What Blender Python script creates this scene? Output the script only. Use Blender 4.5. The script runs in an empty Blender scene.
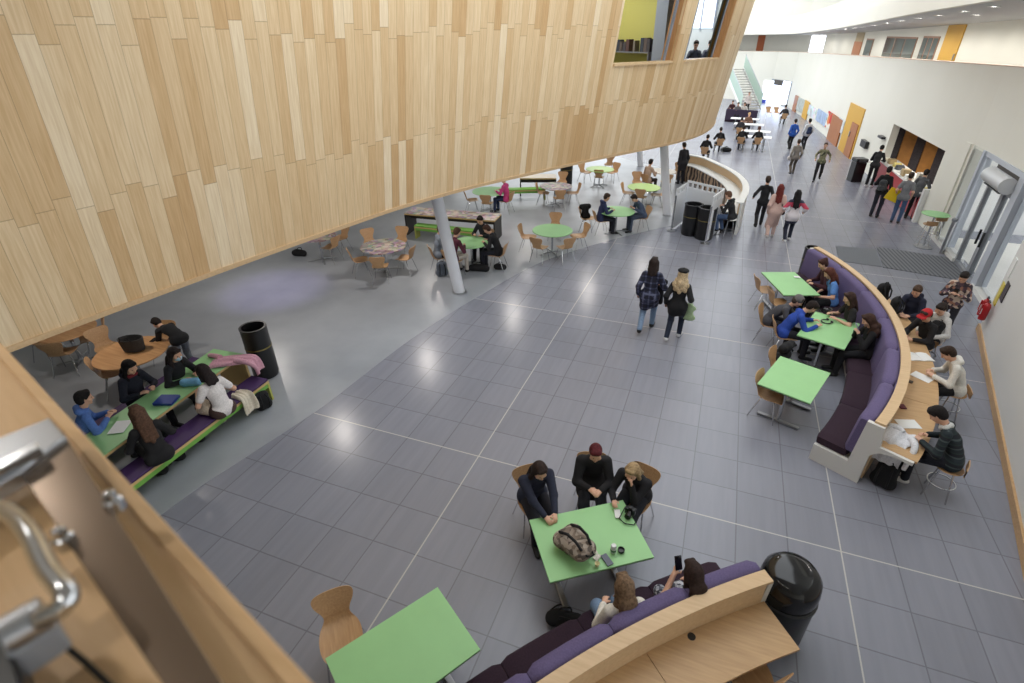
import bpy, bmesh, math, random
import numpy as np
from mathutils import Vector, Matrix
random.seed(7)
scn = bpy.context.scene
COL = scn.collection
PI = math.pi
def rad(a): return a*PI/180

# ------------------------------------------------------------------ camera
FPX, PITCH, YAW = 522.48, 1.03718, .34904
CXP, CYP = 527.50, 339.63
CAM = np.array([2.87534, -5.60948, 5.86416])
_c, _s = math.cos, math.sin
RCAM = np.array([[_c(YAW), -_s(YAW), 0], [_s(YAW), _c(YAW), 0], [0, 0, 1]]) @ np.array([[1, 0, 0], [0, _c(PITCH), -_s(PITCH)], [0, _s(PITCH), _c(PITCH)]])
cd = bpy.data.cameras.new('camera'); cam = bpy.data.objects.new('camera', cd); COL.objects.link(cam)
cam.location = CAM; cam.rotation_mode = 'XYZ'; cam.rotation_euler = (PITCH, 0, YAW)
cd.sensor_width = 36; cd.lens = FPX/1024*36
cd.shift_x = -(CXP-512)/1024; cd.shift_y = (CYP-341.5)/1024
cd.clip_start = .02; cd.clip_end = 300
cd.dof.use_dof = True; cd.dof.focus_distance = 10.0; cd.dof.aperture_fstop = 1.7
scn.camera = cam

def ray(x, y): return RCAM @ np.array([(x-CXP)/FPX, -(y-CYP)/FPX, -1])
def at(x, y, z=0.):
    """the place of height z seen at photo position x, y (layout helper)"""
    d = ray(x, y); p = CAM+d*(z-CAM[2])/d[2]
    return Vector((p[0], p[1], z))
def pr(p):
    c = RCAM.T @ (np.array(p, float)-CAM)
    return CXP+FPX*c[0]/-c[2], CYP-FPX*c[1]/-c[2]

# ------------------------------------------------------------------ materials
def L(r, g=None, b=None):
    if g is None: g = b = r
    f = lambda v: (v/255/12.92) if v/255 <= .04045 else ((v/255+.055)/1.055)**2.4
    return (f(r), f(g), f(b), 1)
_mc = {}
def mat(name, rgb, rough=.6, metal=0., noise=.0, nscale=30., spec=.5, bump=0., emit=None):
    key = (name,)
    if key in _mc: return _mc[key]
    m = bpy.data.materials.new(name); m.use_nodes = True; nt = m.node_tree; b = nt.nodes['Principled BSDF']
    c = L(*rgb) if max(rgb) > 1 else (*rgb, 1)
    b.inputs['Base Color'].default_value = c; b.inputs['Roughness'].default_value = rough
    b.inputs['Metallic'].default_value = metal; b.inputs['Specular IOR Level'].default_value = spec
    if emit:
        b.inputs['Emission Color'].default_value = c; b.inputs['Emission Strength'].default_value = emit
    if noise or bump:
        tc = nt.nodes.new('ShaderNodeTexCoord'); n = nt.nodes.new('ShaderNodeTexNoise')
        n.inputs['Scale'].default_value = nscale; n.inputs['Detail'].default_value = 4
        nt.links.new(tc.outputs['Object'], n.inputs['Vector'])
        if noise:
            r = nt.nodes.new('ShaderNodeValToRGB'); e = r.color_ramp.elements
            e[0].position = .3; e[1].position = .7
            e[0].color = tuple(v*(1-noise) for v in c[:3])+(1,); e[1].color = tuple(min(1, v*(1+noise)) for v in c[:3])+(1,)
            nt.links.new(n.outputs['Fac'], r.inputs['Fac']); nt.links.new(r.outputs['Color'], b.inputs['Base Color'])
        if bump:
            bp = nt.nodes.new('ShaderNodeBump'); bp.inputs['Strength'].default_value = bump; bp.inputs['Distance'].default_value = .01
            nt.links.new(n.outputs['Fac'], bp.inputs['Height']); nt.links.new(bp.outputs['Normal'], b.inputs['Normal'])
    _mc[key] = m
    return m
class NT:
    """tiny node helper"""
    def __init__(s, name, rough=.6, spec=.5):
        s.m = bpy.data.materials.new(name); s.m.use_nodes = True; s.t = s.m.node_tree; s.b = s.t.nodes['Principled BSDF']
        s.b.inputs['Roughness'].default_value = rough; s.b.inputs['Specular IOR Level'].default_value = spec
    def n(s, kind, **kw):
        x = s.t.nodes.new('ShaderNode'+kind)
        for k, v in kw.items():
            if k in x.inputs: s.put(x, k, v)
            else: setattr(x, k, v)
        return x
    def put(s, node, k, v):
        if isinstance(v, bpy.types.NodeSocket): s.t.links.new(v, node.inputs[k])
        else: node.inputs[k].default_value = v
    def math(s, op, a, b=0.):
        x = s.t.nodes.new('ShaderNodeMath'); x.operation = op; s.put(x, 0, a); s.put(x, 1, b); return x.outputs[0]
    def ramp(s, fac, stops, interp='LINEAR'):
        x = s.t.nodes.new('ShaderNodeValToRGB'); x.color_ramp.interpolation = interp
        e = x.color_ramp.elements
        while len(e) < len(stops): e.new(.5)
        for i, (p, c) in enumerate(stops): e[i].position = p; e[i].color = c
        s.t.links.new(fac, x.inputs[0]); return x.outputs[0]
    def mix(s, fac, a, b, blend='MIX'):
        x = s.t.nodes.new('ShaderNodeMix'); x.data_type = 'RGBA'; x.blend_type = blend
        s.put(x, 0, fac); s.put(x, 6, a); s.put(x, 7, b); return x.outputs[2]
    def coords(s, kind='Object'):
        x = s.t.nodes.new('ShaderNodeTexCoord'); return x.outputs[kind]
    def sep(s, v):
        x = s.t.nodes.new('ShaderNodeSeparateXYZ'); s.t.links.new(v, x.inputs[0]); return x.outputs
    def comb(s, x=0., y=0., z=0.):
        n = s.t.nodes.new('ShaderNodeCombineXYZ'); s.put(n, 0, x); s.put(n, 1, y); s.put(n, 2, z); return n.outputs[0]
    def color(s, sock): s.put(s.b, 'Base Color', sock)

def wood(name, base, dark, scale=1., axis=0, rough=.45):
    w = NT(name, rough); co = w.coords(); mp = w.n('Mapping', Vector=co)
    sc = [14*scale]*3; sc[axis] = 1.2*scale
    mp.inputs['Scale'].default_value = sc
    n = w.n('TexNoise', Vector=mp.outputs[0], Scale=2.5, Detail=6.)
    w.color(w.ramp(n.outputs['Fac'], [(.3, L(*dark)), (.7, L(*base))])); return w.m

M = {}
M['white'] = mat('white_paint', (226, 226, 222), .6, noise=.02, nscale=2)
M['chrome'] = mat('chrome', (200, 202, 205), .18, 1.)
M['steel'] = mat('brushed_steel', (170, 172, 176), .35, 1.)
M['black'] = mat('black_plastic', (22, 22, 24), .35)
M['black_cloth'] = mat('black_cloth', (20, 20, 23), .9, noise=.25, nscale=60)
M['green'] = mat('green_laminate', (152, 202, 142), .42, noise=.03, nscale=3, spec=.35)
M['plum'] = mat('plum_fabric', (46, 28, 42), .95, noise=.25, nscale=70, bump=.2)
M['purple'] = mat('purple_fabric', (98, 87, 124), .95, noise=.12, nscale=60, bump=.2)
M['beech'] = wood('beech_plywood', (198, 160, 118), (178, 138, 98), 1.2, 1)
M['oak'] = wood('oak_board', (200, 164, 120), (184, 148, 106), 1., 0)
M['pale_oak'] = wood('pale_oak', (214, 184, 144), (202, 170, 130), 1., 0)
M['sill'] = wood('sill_oak', (228, 190, 144), (212, 172, 124), .9, 0)
M['edge'] = mat('plywood_edge', (205, 175, 120), .6)
M['yellow_edge'] = mat('yellow_green_edge', (176, 178, 90), .6)
M['skin'] = mat('skin', (214, 168, 142), .55)
M['skin_tan'] = mat('skin_tan', (178, 128, 98), .55)
M['skin_brown'] = mat('skin_brown', (120, 78, 56), .55)
M['eye'] = mat('eye_dark', (40, 30, 26), .3)
M['lip'] = mat('lip', (176, 104, 96), .5)
M['paper'] = mat('paper', (232, 232, 230), .8)
M['red'] = mat('red_paint', (170, 28, 34), .35)
M['rubber'] = mat('rubber', (30, 30, 30), .8)
def cloth(rgb): return mat('cloth_%d_%d_%d' % tuple(rgb), rgb, .9, noise=.14, nscale=45, bump=.15)
def hairm(rgb): return mat('hair_%d_%d_%d' % tuple(rgb), rgb, .75, noise=.4, nscale=40, bump=.5, spec=.25)

# ------------------------------------------------------------------ mesh builder
class B:
    def __init__(s): s.v = []; s.f = []; s.m = []
    def add(s, vs, fs, mi=0):
        o = len(s.v); s.v += [tuple(v) for v in vs]; s.f += [tuple(i+o for i in f) for f in fs]; s.m += [mi]*len(fs); return s
    def box(s, c, d, rz=0, rx=0, ry=0, mi=0):
        mtx = Matrix.Translation(Vector(c)) @ Matrix.Rotation(rz, 4, 'Z') @ Matrix.Rotation(ry, 4, 'Y') @ Matrix.Rotation(rx, 4, 'X')
        vs = [mtx @ Vector((x*d[0]/2, y*d[1]/2, z*d[2]/2)) for x in (-1, 1) for y in (-1, 1) for z in (-1, 1)]
        return s.add(vs, [(0, 1, 3, 2), (4, 6, 7, 5), (0, 4, 5, 1), (2, 3, 7, 6), (0, 2, 6, 4), (1, 5, 7, 3)], mi)
    def prism(s, poly, z0, z1, mi=0):
        """poly: list of (x,y) or (x,y,zoff)"""
        n = len(poly)
        a = sum(poly[i][0]*poly[(i+1) % n][1]-poly[(i+1) % n][0]*poly[i][1] for i in range(n))
        if a < 0: poly = poly[::-1]
        vs = [(p[0], p[1], z0) for p in poly]+[(p[0], p[1], z1) for p in poly]
        fs = [tuple(range(n))[::-1], tuple(range(n, 2*n))]+[(i, (i+1) % n, n+(i+1) % n, n+i) for i in range(n)]
        return s.add(vs, fs, mi)
    def tube(s, pts, r, n=10, mi=0, cap=True):
        pts = [Vector(p) for p in pts]; rs = r if isinstance(r, (list, tuple)) else [r]*len(pts)
        vs = []; fs = []; prev = None
        for i, p in enumerate(pts):
            t = (pts[min(i+1, len(pts)-1)]-pts[max(i-1, 0)]).normalized()
            if prev is None:
                u = t.orthogonal().normalized()
            else:
                u = (prev-t*prev.dot(t)).normalized()
            prev = u; w = t.cross(u)
            vs += [p+(u*math.cos(a)+w*math.sin(a))*rs[i] for a in [2*PI*k/n for k in range(n)]]
        for i in range(len(pts)-1):
            fs += [(i*n+k, i*n+(k+1) % n, (i+1)*n+(k+1) % n, (i+1)*n+k) for k in range(n)]
        if cap: fs += [tuple(range(n))[::-1], tuple(range((len(pts)-1)*n, len(pts)*n))]
        return s.add(vs, fs, mi)
    def lathe(s, prof, c=(0, 0, 0), n=24, mi=0, cap=True, sx=1., sy=1.):
        vs = [(c[0]+r*math.cos(2*PI*k/n)*sx, c[1]+r*math.sin(2*PI*k/n)*sy, c[2]+z) for r, z in prof for k in range(n)]
        fs = [(i*n+k, i*n+(k+1) % n, (i+1)*n+(k+1) % n, (i+1)*n+k) for i in range(len(prof)-1) for k in range(n)]
        if cap: fs += [tuple(range(n))[::-1], tuple(range((len(prof)-1)*n, len(prof)*n))]
        return s.add(vs, fs, mi)
    def grid(s, rows, mi=0, close_u=False, close_v=False, cap=False):
        nr, nc = len(rows), len(rows[0]); vs = [p for r in rows for p in r]; fs = []
        for i in range(nr if close_v else nr-1):
            for k in range(nc if close_u else nc-1):
                fs.append((i*nc+k, i*nc+(k+1) % nc, ((i+1) % nr)*nc+(k+1) % nc, ((i+1) % nr)*nc+k))
        if cap: fs += [tuple(range(nc))[::-1], tuple(range((nr-1)*nc, nr*nc))]
        return s.add(vs, fs, mi)
    def ball(s, c, r, n=10, mi=0):
        r = r if isinstance(r, (tuple, list)) else (r, r, r)
        prof = [(math.sin(PI*i/n), -math.cos(PI*i/n)) for i in range(n+1)]
        prof[0] = (1e-3, -1); prof[-1] = (1e-3, 1)
        b = B().lathe(prof, n=2*n)
        return s.add([(c[0]+x*r[0], c[1]+y*r[1], c[2]+z*r[2]) for x, y, z in b.v], b.f, mi)
    def obj(s, name, mats, parent=None, smooth=False, bevel=0., loc=None, rz=0., auto=None):
        me = bpy.data.meshes.new(name); me.from_pydata(s.v, [], s.f)
        mats = mats if isinstance(mats, (list, tuple)) else [mats]
        for m in mats: me.materials.append(m)
        if len(mats) > 1: me.polygons.foreach_set('material_index', s.m)
        bm = bmesh.new(); bm.from_mesh(me); bmesh.ops.recalc_face_normals(bm, faces=bm.faces)
        if bevel:
            es = [e for e in bm.edges if len(e.link_faces) == 2 and e.calc_face_angle(0) > .6]
            bmesh.ops.bevel(bm, geom=es, offset=bevel, segments=2, affect='EDGES', profile=.5)
        bm.to_mesh(me); bm.free()
        if smooth:
            me.polygons.foreach_set('use_smooth', [True]*len(me.polygons))
            if auto != 0: me.set_sharp_from_angle(angle=auto or rad(40))
        o = bpy.data.objects.new(name, me); COL.objects.link(o)
        if parent: o.parent = parent
        if loc is not None: o.location = loc
        o.rotation_euler[2] = rz
        return o
def tag(o, label=None, cat=None, group=None, kind=None):
    if label: o['label'] = label
    if cat: o['category'] = cat
    if group: o['group'] = group
    if kind: o['kind'] = kind
    return o
def thing(name, label, cat, loc=(0, 0, 0), rz=0., group=None):
    o = bpy.data.objects.new(name, None); COL.objects.link(o); o.location = loc; o.rotation_euler = (0, 0, rz); o.empty_display_size = .1
    return tag(o, label, cat, group)
def struct(o): o['kind'] = 'structure'; return o
def dup(root, loc, rz, label, group=None):
    r = root.copy(); COL.objects.link(r); r.location = loc; r.rotation_euler = (0, 0, rz); r['label'] = label
    if group: r['group'] = group
    elif 'group' in r: del r['group']
    for ch in root.children:
        c = ch.copy(); COL.objects.link(c); c.parent = r
        for g in ch.children:
            d = g.copy(); COL.objects.link(d); d.parent = c
    return r
def heading(frm, to): return math.atan2(-(to[0]-frm[0]), to[1]-frm[1])   # local +Y looks at 'to'
def spline(pts, n):
    """Catmull-Rom resample of 2D/3D points"""
    P = [np.array(p, float) for p in pts]; P = [2*P[0]-P[1]]+P+[2*P[-1]-P[-2]]; out = []
    for i in range(1, len(P)-2):
        for k in range(n):
            t = k/n; a, b, c, d = P[i-1:i+3]
            out.append(.5*(2*b+(c-a)*t+(2*a-5*b+4*c-d)*t*t+(3*b-a-3*c+d)*t**3))
    out.append(P[-2]); return out

def drape(name, label, cat, p, rz, w, prof, rgb, amp=.012, fr=5., seed=1, sleeves=()):
    """cloth sheet following a side profile (y, z), with folds; sleeves: tapered tubes lying on it"""
    r = random.Random(seed); ph = [r.uniform(0, 6) for _ in range(4)]; P = spline(prof, 6); nu = 22; up, dn = [], []
    for i, q in enumerate(P):
        d = P[min(i+1, len(P)-1)]-P[max(i-1, 0)]; d = d/max(np.linalg.norm(d), 1e-6); n = np.array([-d[1], d[0]]); n = n if n[1] > 0 or abs(n[1]) < .3 and n[0] > 0 else -n
        v = i/(len(P)-1); a, b_ = [], []
        for k in range(nu):
            u = -1+2*k/(nu-1); ww = w*(1+.12*math.sin(5*v+ph[0])+.06*math.sin(11*v+ph[1])); h = amp*(1+math.sin(u*fr+ph[2]+2.2*v))+amp*.6*(1+math.sin(u*fr*2.3+ph[3]-3*v))
            e = max(0, 1-(1-abs(u))/.12); h = h*(1-e*.8)+.010; y = q[0]+.03*math.sin(3*u+ph[1])
            a.append((u*ww, y+n[0]*h, q[1]+n[1]*h)); b_.append((u*ww, y+n[0]*(h-.010), q[1]+n[1]*(h-.010)))
        up.append(a+b_[::-1])
    o = B().grid(up, close_u=True, cap=True).obj(name, cloth(rgb), smooth=True, loc=p, rz=rz, auto=rad(80))
    tag(o, label, cat)
    for sl_ in sleeves: B().tube(spline(sl_, 4), [.055-.002*i for i in range((len(sl_)-1)*4+1)], 10).obj('sleeve', cloth(rgb), o, smooth=True)
    return o
# ------------------------------------------------------------------ smooth bodies: blended volumes turned into one surface
class Sdf:
    def __init__(s, k=.03): s.P = []; s.k = k
    def cap(s, a, b, ra, rb=None, flat=None, k=None):
        s.P.append(('c', np.array(a, float), np.array(b, float), ra, rb if rb is not None else ra, flat, k)); return s
    def ell(s, c, r, R=None, k=None, sub=False):
        s.P.append(('s' if sub else 'e', np.array(c, float), np.array(r, float), R if R is not None else np.eye(3), k)); return s
    def mesh(s, h):
        lo = np.full(3, 1e9); hi = -lo; bx = []
        for p in s.P:
            if p[0] == 'c':
                r = max(p[3], p[4]); a = np.minimum(p[1], p[2])-r; b = np.maximum(p[1], p[2])+r
            else:
                r = p[2].max(); a = p[1]-r; b = p[1]+r
            bx.append((a, b)); lo = np.minimum(lo, a); hi = np.maximum(hi, b)
        lo -= 3*h; hi += 3*h; n = np.ceil((hi-lo)/h).astype(int)+1
        F = np.full(n, .2, np.float32); ax = [lo[i]+h*np.arange(n[i]) for i in range(3)]
        for p, (a, b) in zip(s.P, bx):
            k = p[-1] if p[-1] is not None else s.k; m = k+2*h
            i0 = np.maximum(np.floor((a-m-lo)/h).astype(int), 0); i1 = np.minimum(np.ceil((b+m-lo)/h).astype(int)+1, n)
            X, Y, Z = np.meshgrid(ax[0][i0[0]:i1[0]], ax[1][i0[1]:i1[1]], ax[2][i0[2]:i1[2]], indexing='ij', sparse=False)
            q = np.stack([X, Y, Z], -1)-p[1]
            if p[0] == 'c':
                ba = p[2]-p[1]
                if p[5] is not None:
                    nv, f = np.array(p[5][0], float), p[5][1]; nv = nv/np.linalg.norm(nv)
                    q = q+(q@nv)[..., None]*nv*(1/f-1); ba = ba+(ba@nv)*nv*(1/f-1)
                t = np.clip((q@ba)/max(ba@ba, 1e-9), 0, 1)
                d = np.linalg.norm(q-t[..., None]*ba, axis=-1)-(p[3]+(p[4]-p[3])*t)
                if p[5] is not None: d = d*p[5][1]**.5
            else:
                q = q@p[3].T/p[2]; l = np.linalg.norm(q, axis=-1); d = (l-1)*p[2].min()
            sl = tuple(slice(i0[i], i1[i]) for i in range(3)); G = F[sl]
            if p[0] == 's':
                F[sl] = np.maximum(G, -d)
            else:
                hh = np.maximum(k-np.abs(G-d), 0)/max(k, 1e-6); F[sl] = np.minimum(G, d)-hh*hh*k/4
        return nets(F, lo, h)
def nets(F, lo, h):
    S = F < 0; nx, ny, nz = F.shape
    acc = np.zeros((nx-1, ny-1, nz-1, 3), np.float32); cnt = np.zeros((nx-1, ny-1, nz-1), np.float32)
    def sl(o, d): return tuple(slice(o[i], F.shape[i]-1+o[i]) for i in range(3))
    for axis in range(3):
        oth = [a for a in range(3) if a != axis]
        for u in (0, 1):
            for v in (0, 1):
                o = [0, 0, 0]; o[oth[0]] = u; o[oth[1]] = v; o2 = list(o); o2[axis] = 1
                A, Bb = F[sl(o, 0)], F[sl(o2, 0)]; x = (A < 0) != (Bb < 0)
                t = np.where(x, A/np.where(x, A-Bb, 1), 0)
                p = np.zeros(x.shape+(3,), np.float32); p[..., axis] = t; p[..., oth[0]] = u; p[..., oth[1]] = v
                acc += p*x[..., None]; cnt += x
    act = cnt > 0; idx = np.full(act.shape, -1, np.int64); ii = np.argwhere(act); idx[act] = np.arange(len(ii))
    V = lo+h*(ii+acc[act]/cnt[act][:, None]); Q = []
    for axis in range(3):
        a, b = [(1, 2), (2, 0), (0, 1)][axis]
        s0 = [slice(1, -1)]*3; s0[axis] = slice(0, -1); s1 = list(s0); s1[axis] = slice(1, None)
        A, Bb = S[tuple(s0)], S[tuple(s1)]
        for flip, msk in ((0, A & ~Bb), (1, ~A & Bb)):
            e = np.argwhere(msk)
            if not len(e): continue
            for j in range(3):
                if j != axis: e[:, j] += 1
            def I(da, db):
                k = e.copy(); k[:, a] -= da; k[:, b] -= db; return idx[k[:, 0], k[:, 1], k[:, 2]]
            q = np.stack([I(1, 1), I(0, 1), I(0, 0), I(1, 0)], 1)
            Q.append(q[:, ::-1] if flip else q)
    return V, np.concatenate(Q)
def nobj(name, VQ, mats, parent=None, mi=None):
    V, Q = VQ; me = bpy.data.meshes.new(name)
    me.vertices.add(len(V)); me.vertices.foreach_set('co', V.astype(np.float32).ravel())
    me.loops.add(len(Q)*4); me.loops.foreach_set('vertex_index', Q.astype(np.int32).ravel())
    me.polygons.add(len(Q)); me.polygons.foreach_set('loop_start', np.arange(0, len(Q)*4, 4, dtype=np.int32))
    me.polygons.foreach_set('use_smooth', np.ones(len(Q), bool))
    for m in (mats if isinstance(mats, list) else [mats]): me.materials.append(m)
    if mi is not None: me.polygons.foreach_set('material_index', mi.astype(np.int32))
    me.update(calc_edges=True); me.validate()
    o = bpy.data.objects.new(name, me); COL.objects.link(o)
    if parent: o.parent = parent
    return o

# ------------------------------------------------------------------ people
def ik(a, t, l1, l2, pole):
    a, t = np.array(a, float), np.array(t, float); d = t-a; D = np.linalg.norm(d); mx = (l1+l2)*.995
    if D > mx: t = a+d/D*mx; d = t-a; D = mx
    x = (l1*l1-l2*l2+D*D)/(2*D); hgt = math.sqrt(max(l1*l1-x*x, 0)); u = d/D
    p = np.array(pole, float); p = p-u*(p@u); p /= max(np.linalg.norm(p), 1e-6)
    return a+u*x+p*hgt, t
def rotm(yaw=0, pitch=0, roll=0):
    """columns: right, forward, up of a frame turned left by yaw, nodding down by pitch"""
    cy, sy, cp, sp, cr, sr = math.cos(yaw), math.sin(yaw), math.cos(pitch), math.sin(pitch), math.cos(roll), math.sin(roll)
    Z = np.array([[cy, -sy, 0], [sy, cy, 0], [0, 0, 1]]); X = np.array([[1, 0, 0], [0, cp, sp], [0, -sp, cp]]); Y = np.array([[cr, 0, sr], [0, 1, 0], [-sr, 0, cr]])
    return Z@X@Y
PEOPLE = {}
def person(label, head=None, feet=None, face=None, pose='sit', H=1.7, lean=12, look=25, hyaw=0, roll=0, hands=None, legs=None, seat=.45, res=.014,
           top=(30, 30, 34), sleeve='long', bottom=(30, 32, 40), shoes=(25, 25, 28), hair='short', hcol=(40, 28, 22), skin='skin', coat=0, hood=False, skirt=False,
           hat=None, mask=False, topmat=None, botmat=None, build=1., loc=None, stride=.0, group=None, sidelean=0, scarf=None, zhead=None, turn=0., under=None):
    s = H/1.7; sit = pose == 'sit'; f = build
    hz = seat+.10*s if sit else (.93*s if pose != 'crouch' else .45)
    if not sit and stride: hz -= stride*.12
    hip = np.array([0, 0, hz]); th = rad(lean); sl = rad(sidelean)
    def up(a): return np.array([math.sin(sl)*math.cos(a), math.sin(a), math.cos(a)*math.cos(sl)])
    p1 = hip+.14*s*up(.45*th); p2 = p1+.16*s*up(.85*th); p3 = p2+.18*s*up(1.1*th); nb = p3+.045*s*up(th)
    nth = .45*th+rad(look)*.35; hb = nb+.075*s*up(nth)
    R = rotm(rad(hyaw), rad(look), rad(roll)); hc = hb+R@np.array([0, .022, .105])*s
    Tr = rotm(rad(turn), th, 0); side = Tr@np.array([1, 0, 0]); fwd = Tr@np.array([0, 1, 0]); upv = up(th)
    rz = 0.; given = loc
    for _ in range(5):
        Rz = np.array([[math.cos(rz), -math.sin(rz), 0], [math.sin(rz), math.cos(rz), 0], [0, 0, 1]])
        if given is None:
            if feet is not None: loc = at(*feet, 0)
            else: o = Rz@hc; q = at(head[0], head[1], hc[2]); loc = (q[0]-o[0], q[1]-o[1], 0)
        rz = rad(face) if isinstance(face, (int, float)) else heading(loc, face)
    if hands is not None: hands = [(Rz.T@(np.array(at(*h_[1:]))-np.array((loc[0], loc[1], 0)))) if h_[0] == 'px' else h_ for h_ in hands]
    shw = .150*s*f
    SH = [p3+side*x*shw-upv*.03*s for x in (-1, 1)]
    if hands is None:
        hands = [(-.14, .42, .76), (.14, .42, .76)] if sit else [(-.23, .04, .80*s), (.23, .06, .80*s)]
    EL, WR, HD = [], [], []
    for i, x in enumerate((-1, 1)):
        t = np.array(hands[i], float); sh = SH[i]
        d = (t-sh); d /= np.linalg.norm(d); pole = np.array([x*.6, -.35, -.75]) if sit or hands[i][2] > .95*s else np.array([x*.3, -1, 0])
        if sit and hands[i][2] > 1.0: pole = np.array([x*.1, .35, -1])
        w = t-d*.07*s
        e, w = ik(sh, w, .285*s, .255*s, pole); EL.append(e); WR.append(w); dd = w-e; HD.append(dd/np.linalg.norm(dd))
    if legs is None:
        if sit: legs = [(-.12, .46*s, .075), (.12, .44*s, .075)]
        else: legs = [(-.10, -stride*.5, .08+(.07 if stride > .3 else 0)), (.10, stride*.5, .08)]
    HP = [hip+np.array([x*.09*s, 0, -.01]) for x in (-1, 1)]
    KN, AN = [], []
    for i in (0, 1):
        k, a = ik(HP[i], legs[i], .44*s, .42*s, (legs[i][0]*.5, 1, .35 if sit else 0)); KN.append(k); AN.append(a)
    # --- the body: one surface from head to ankle
    hr = s
    def torso(S, g):
        dn = fwd
        S.cap(hip-np.array([.07*s, 0, 0]), hip+np.array([.07*s, 0, 0]), .105*s*f+g, None, ((0, 1, 0), .95))
        S.cap(hip+up(0)*.02, p1, .125*s*f+g, .112*s*f+g, (dn, .8)); S.cap(p1, p2, .112*s*f+g, .125*s*f+g, (dn, .76))
        S.cap(p2, p3-upv*.03*s, .124*s*f+g, .092*s*f+g, (dn, .74))
        S.cap(SH[0]*.8+p3*.2, SH[1]*.8+p3*.2, .052*s+g, None)
    S = Sdf(.035)
    torso(S, -.012)
    S.cap(p3, hb+(hc-hb)*.3, .052*s, .05*s, k=.03)
    for i in (0, 1):
        S.cap(SH[i], EL[i], .046*s*f, .038*s*f); S.cap(EL[i], WR[i], .037*s, .026*s)
        S.cap(HP[i], KN[i], .075*s*f, .052*s*f); S.cap(KN[i], AN[i], .05*s, .036*s)
    hx, hy, hzv = R[:, 0], R[:, 1], R[:, 2]
    at_h = lambda x, y, z: hc+(hx*x+hy*y+hzv*z)*hr
    S.ell(at_h(0, -.005, .025), np.array([.074, .094, .092])*hr, R.T, k=.02)
    S.ell(at_h(0, .018, -.05), np.array([.056, .068, .068])*hr, R.T, k=.03)
    S.cap(at_h(0, .088, .005), at_h(0, .104, -.028), .009*hr, .014*hr, k=.014)           # nose
    S.cap(at_h(-.02, .078, -.066), at_h(.02, .078, -.066), .010*hr, k=.012)               # mouth
    S.cap(at_h(0, .07, -.098), at_h(0, .07, -.1), .018*hr, k=.02)                         # chin
    for x in (-1, 1):
        S.cap(at_h(x*.076, -.005, .02), at_h(x*.074, 0, -.03), .011*hr, .008*hr, k=.006)    # ears
        S.cap(at_h(x*.052, .06, -.02), at_h(x*.045, .062, -.03), .022*hr, k=.02)
    fine = res <= .012
    for i, x in enumerate((-1, 1)):                                                        # hands: palm, four fingers, thumb
        d = HD[i]; n = np.array([-x*.5, .2, -.85]); n = n-d*(n@d); n /= np.linalg.norm(n); w = np.cross(d, n)*(-x)
        W = WR[i]; S.cap(W, W+d*.075*s, .027*s, .034*s, (n, .5), k=.012)
        kn = W+d*.085*s; o = (np.cross(n, d)); o = o/np.linalg.norm(o)
        inner = o if (o@np.array([-x, 0, 0])) > 0 else -o
        for j, (off, ln) in enumerate(((.027, .062), (.009, .07), (-.009, .065), (-.026, .05))):
            b = kn+inner*off*s; m = b+(d*.75+n*.45)*ln*.55*s; e = m+(d*.45+n*.85)*ln*.5*s
            S.cap(b-d*.015, m, .0095*s, .009*s, k=.004); S.cap(m, e, .009*s, .0075*s, k=.004)
        tb = W+d*.03*s+inner*.024*s; tm = tb+(inner*.8+d*.6+n*.3)*.035*s; S.cap(tb, tm, .012*s, .0105*s, k=.008); S.cap(tm, tm+(d*.8+n*.5)*.03*s, .0105*s, .009*s, k=.004)
    V, Q = S.mesh(min(res, .0115) if fine else res)
    c = V[Q].mean(1); mi = np.zeros(len(Q), int)
    if res <= .02:
        for x in (-1, 1): mi[np.linalg.norm((c-at_h(x*.03, .084, .008))/np.array([1, 1, 1]), axis=1) < (.010 if fine else .014)*hr] = 1
        q = (c-at_h(0, .088, -.066))@R; mi[(np.abs(q[:, 0]) < .024*hr) & (np.abs(q[:, 2]) < .008*hr) & (np.abs(q[:, 1]) < .03)] = 2
    root = nobj('person', (V, Q), [M[skin], M['eye'], M['lip']], None, mi)
    # --- clothing
    ch = min(max(res, .013), .03)
    if under is not None and not mask: pass
    S = Sdf(.03); torso(S, .010 if not coat else .017)
    S.cap(hip-np.array([.075*s, 0, .02]), hip+np.array([.075*s, 0, -.02]), .118*s*f)
    for i in (0, 1):
        el, wr = EL[i], WR[i]-HD[i]*.012
        g = .009 if not coat else .017
        if sleeve == 'long': S.cap(SH[i], el, .052*s*f+g, .046*s+g*.8); S.cap(el, wr, .045*s+g*.8, .034*s+g*.7)
        elif sleeve == 'short': S.cap(SH[i], SH[i]+(el-SH[i])*.62, .054*s*f+g, .053*s*f+g)
        else: S.cap(SH[i], SH[i]+(el-SH[i])*.12, .05*s+.01)
    S.cap(p3-upv*.02, nb+upv*.005, .062*s, .056*s, k=.02)
    if hood:
        S.cap(nb-fwd*.075*s+side*.07*s, nb-fwd*.075*s-side*.07*s, .05*s, None, k=.03); S.cap(nb-fwd*.05*s+side*.08*s, nb+side*.075*s+fwd*.02, .032*s); S.cap(nb-fwd*.05*s-side*.08*s, nb-side*.075*s+fwd*.02, .032*s)
    if coat:
        for i, x in enumerate((-1, 1)):
            e = HP[i]+(KN[i]-HP[i])*coat
            S.cap(HP[i]*.6+hip*.4, e*.8+(e+hip-HP[i])*.2-np.array([0, .01, .02]), .125*s*f, .118*s*f, k=.10)
        S.cap(HP[0], HP[1], .12*s*f)
    nobj(under or ('coat' if coat else 'top'), S.mesh(ch), topmat or cloth(top), root)
    S = Sdf(.03); S.cap(hip-np.array([.065*s, 0, .03]), hip+np.array([.065*s, 0, -.03]), .104*s*f, None)
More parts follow.
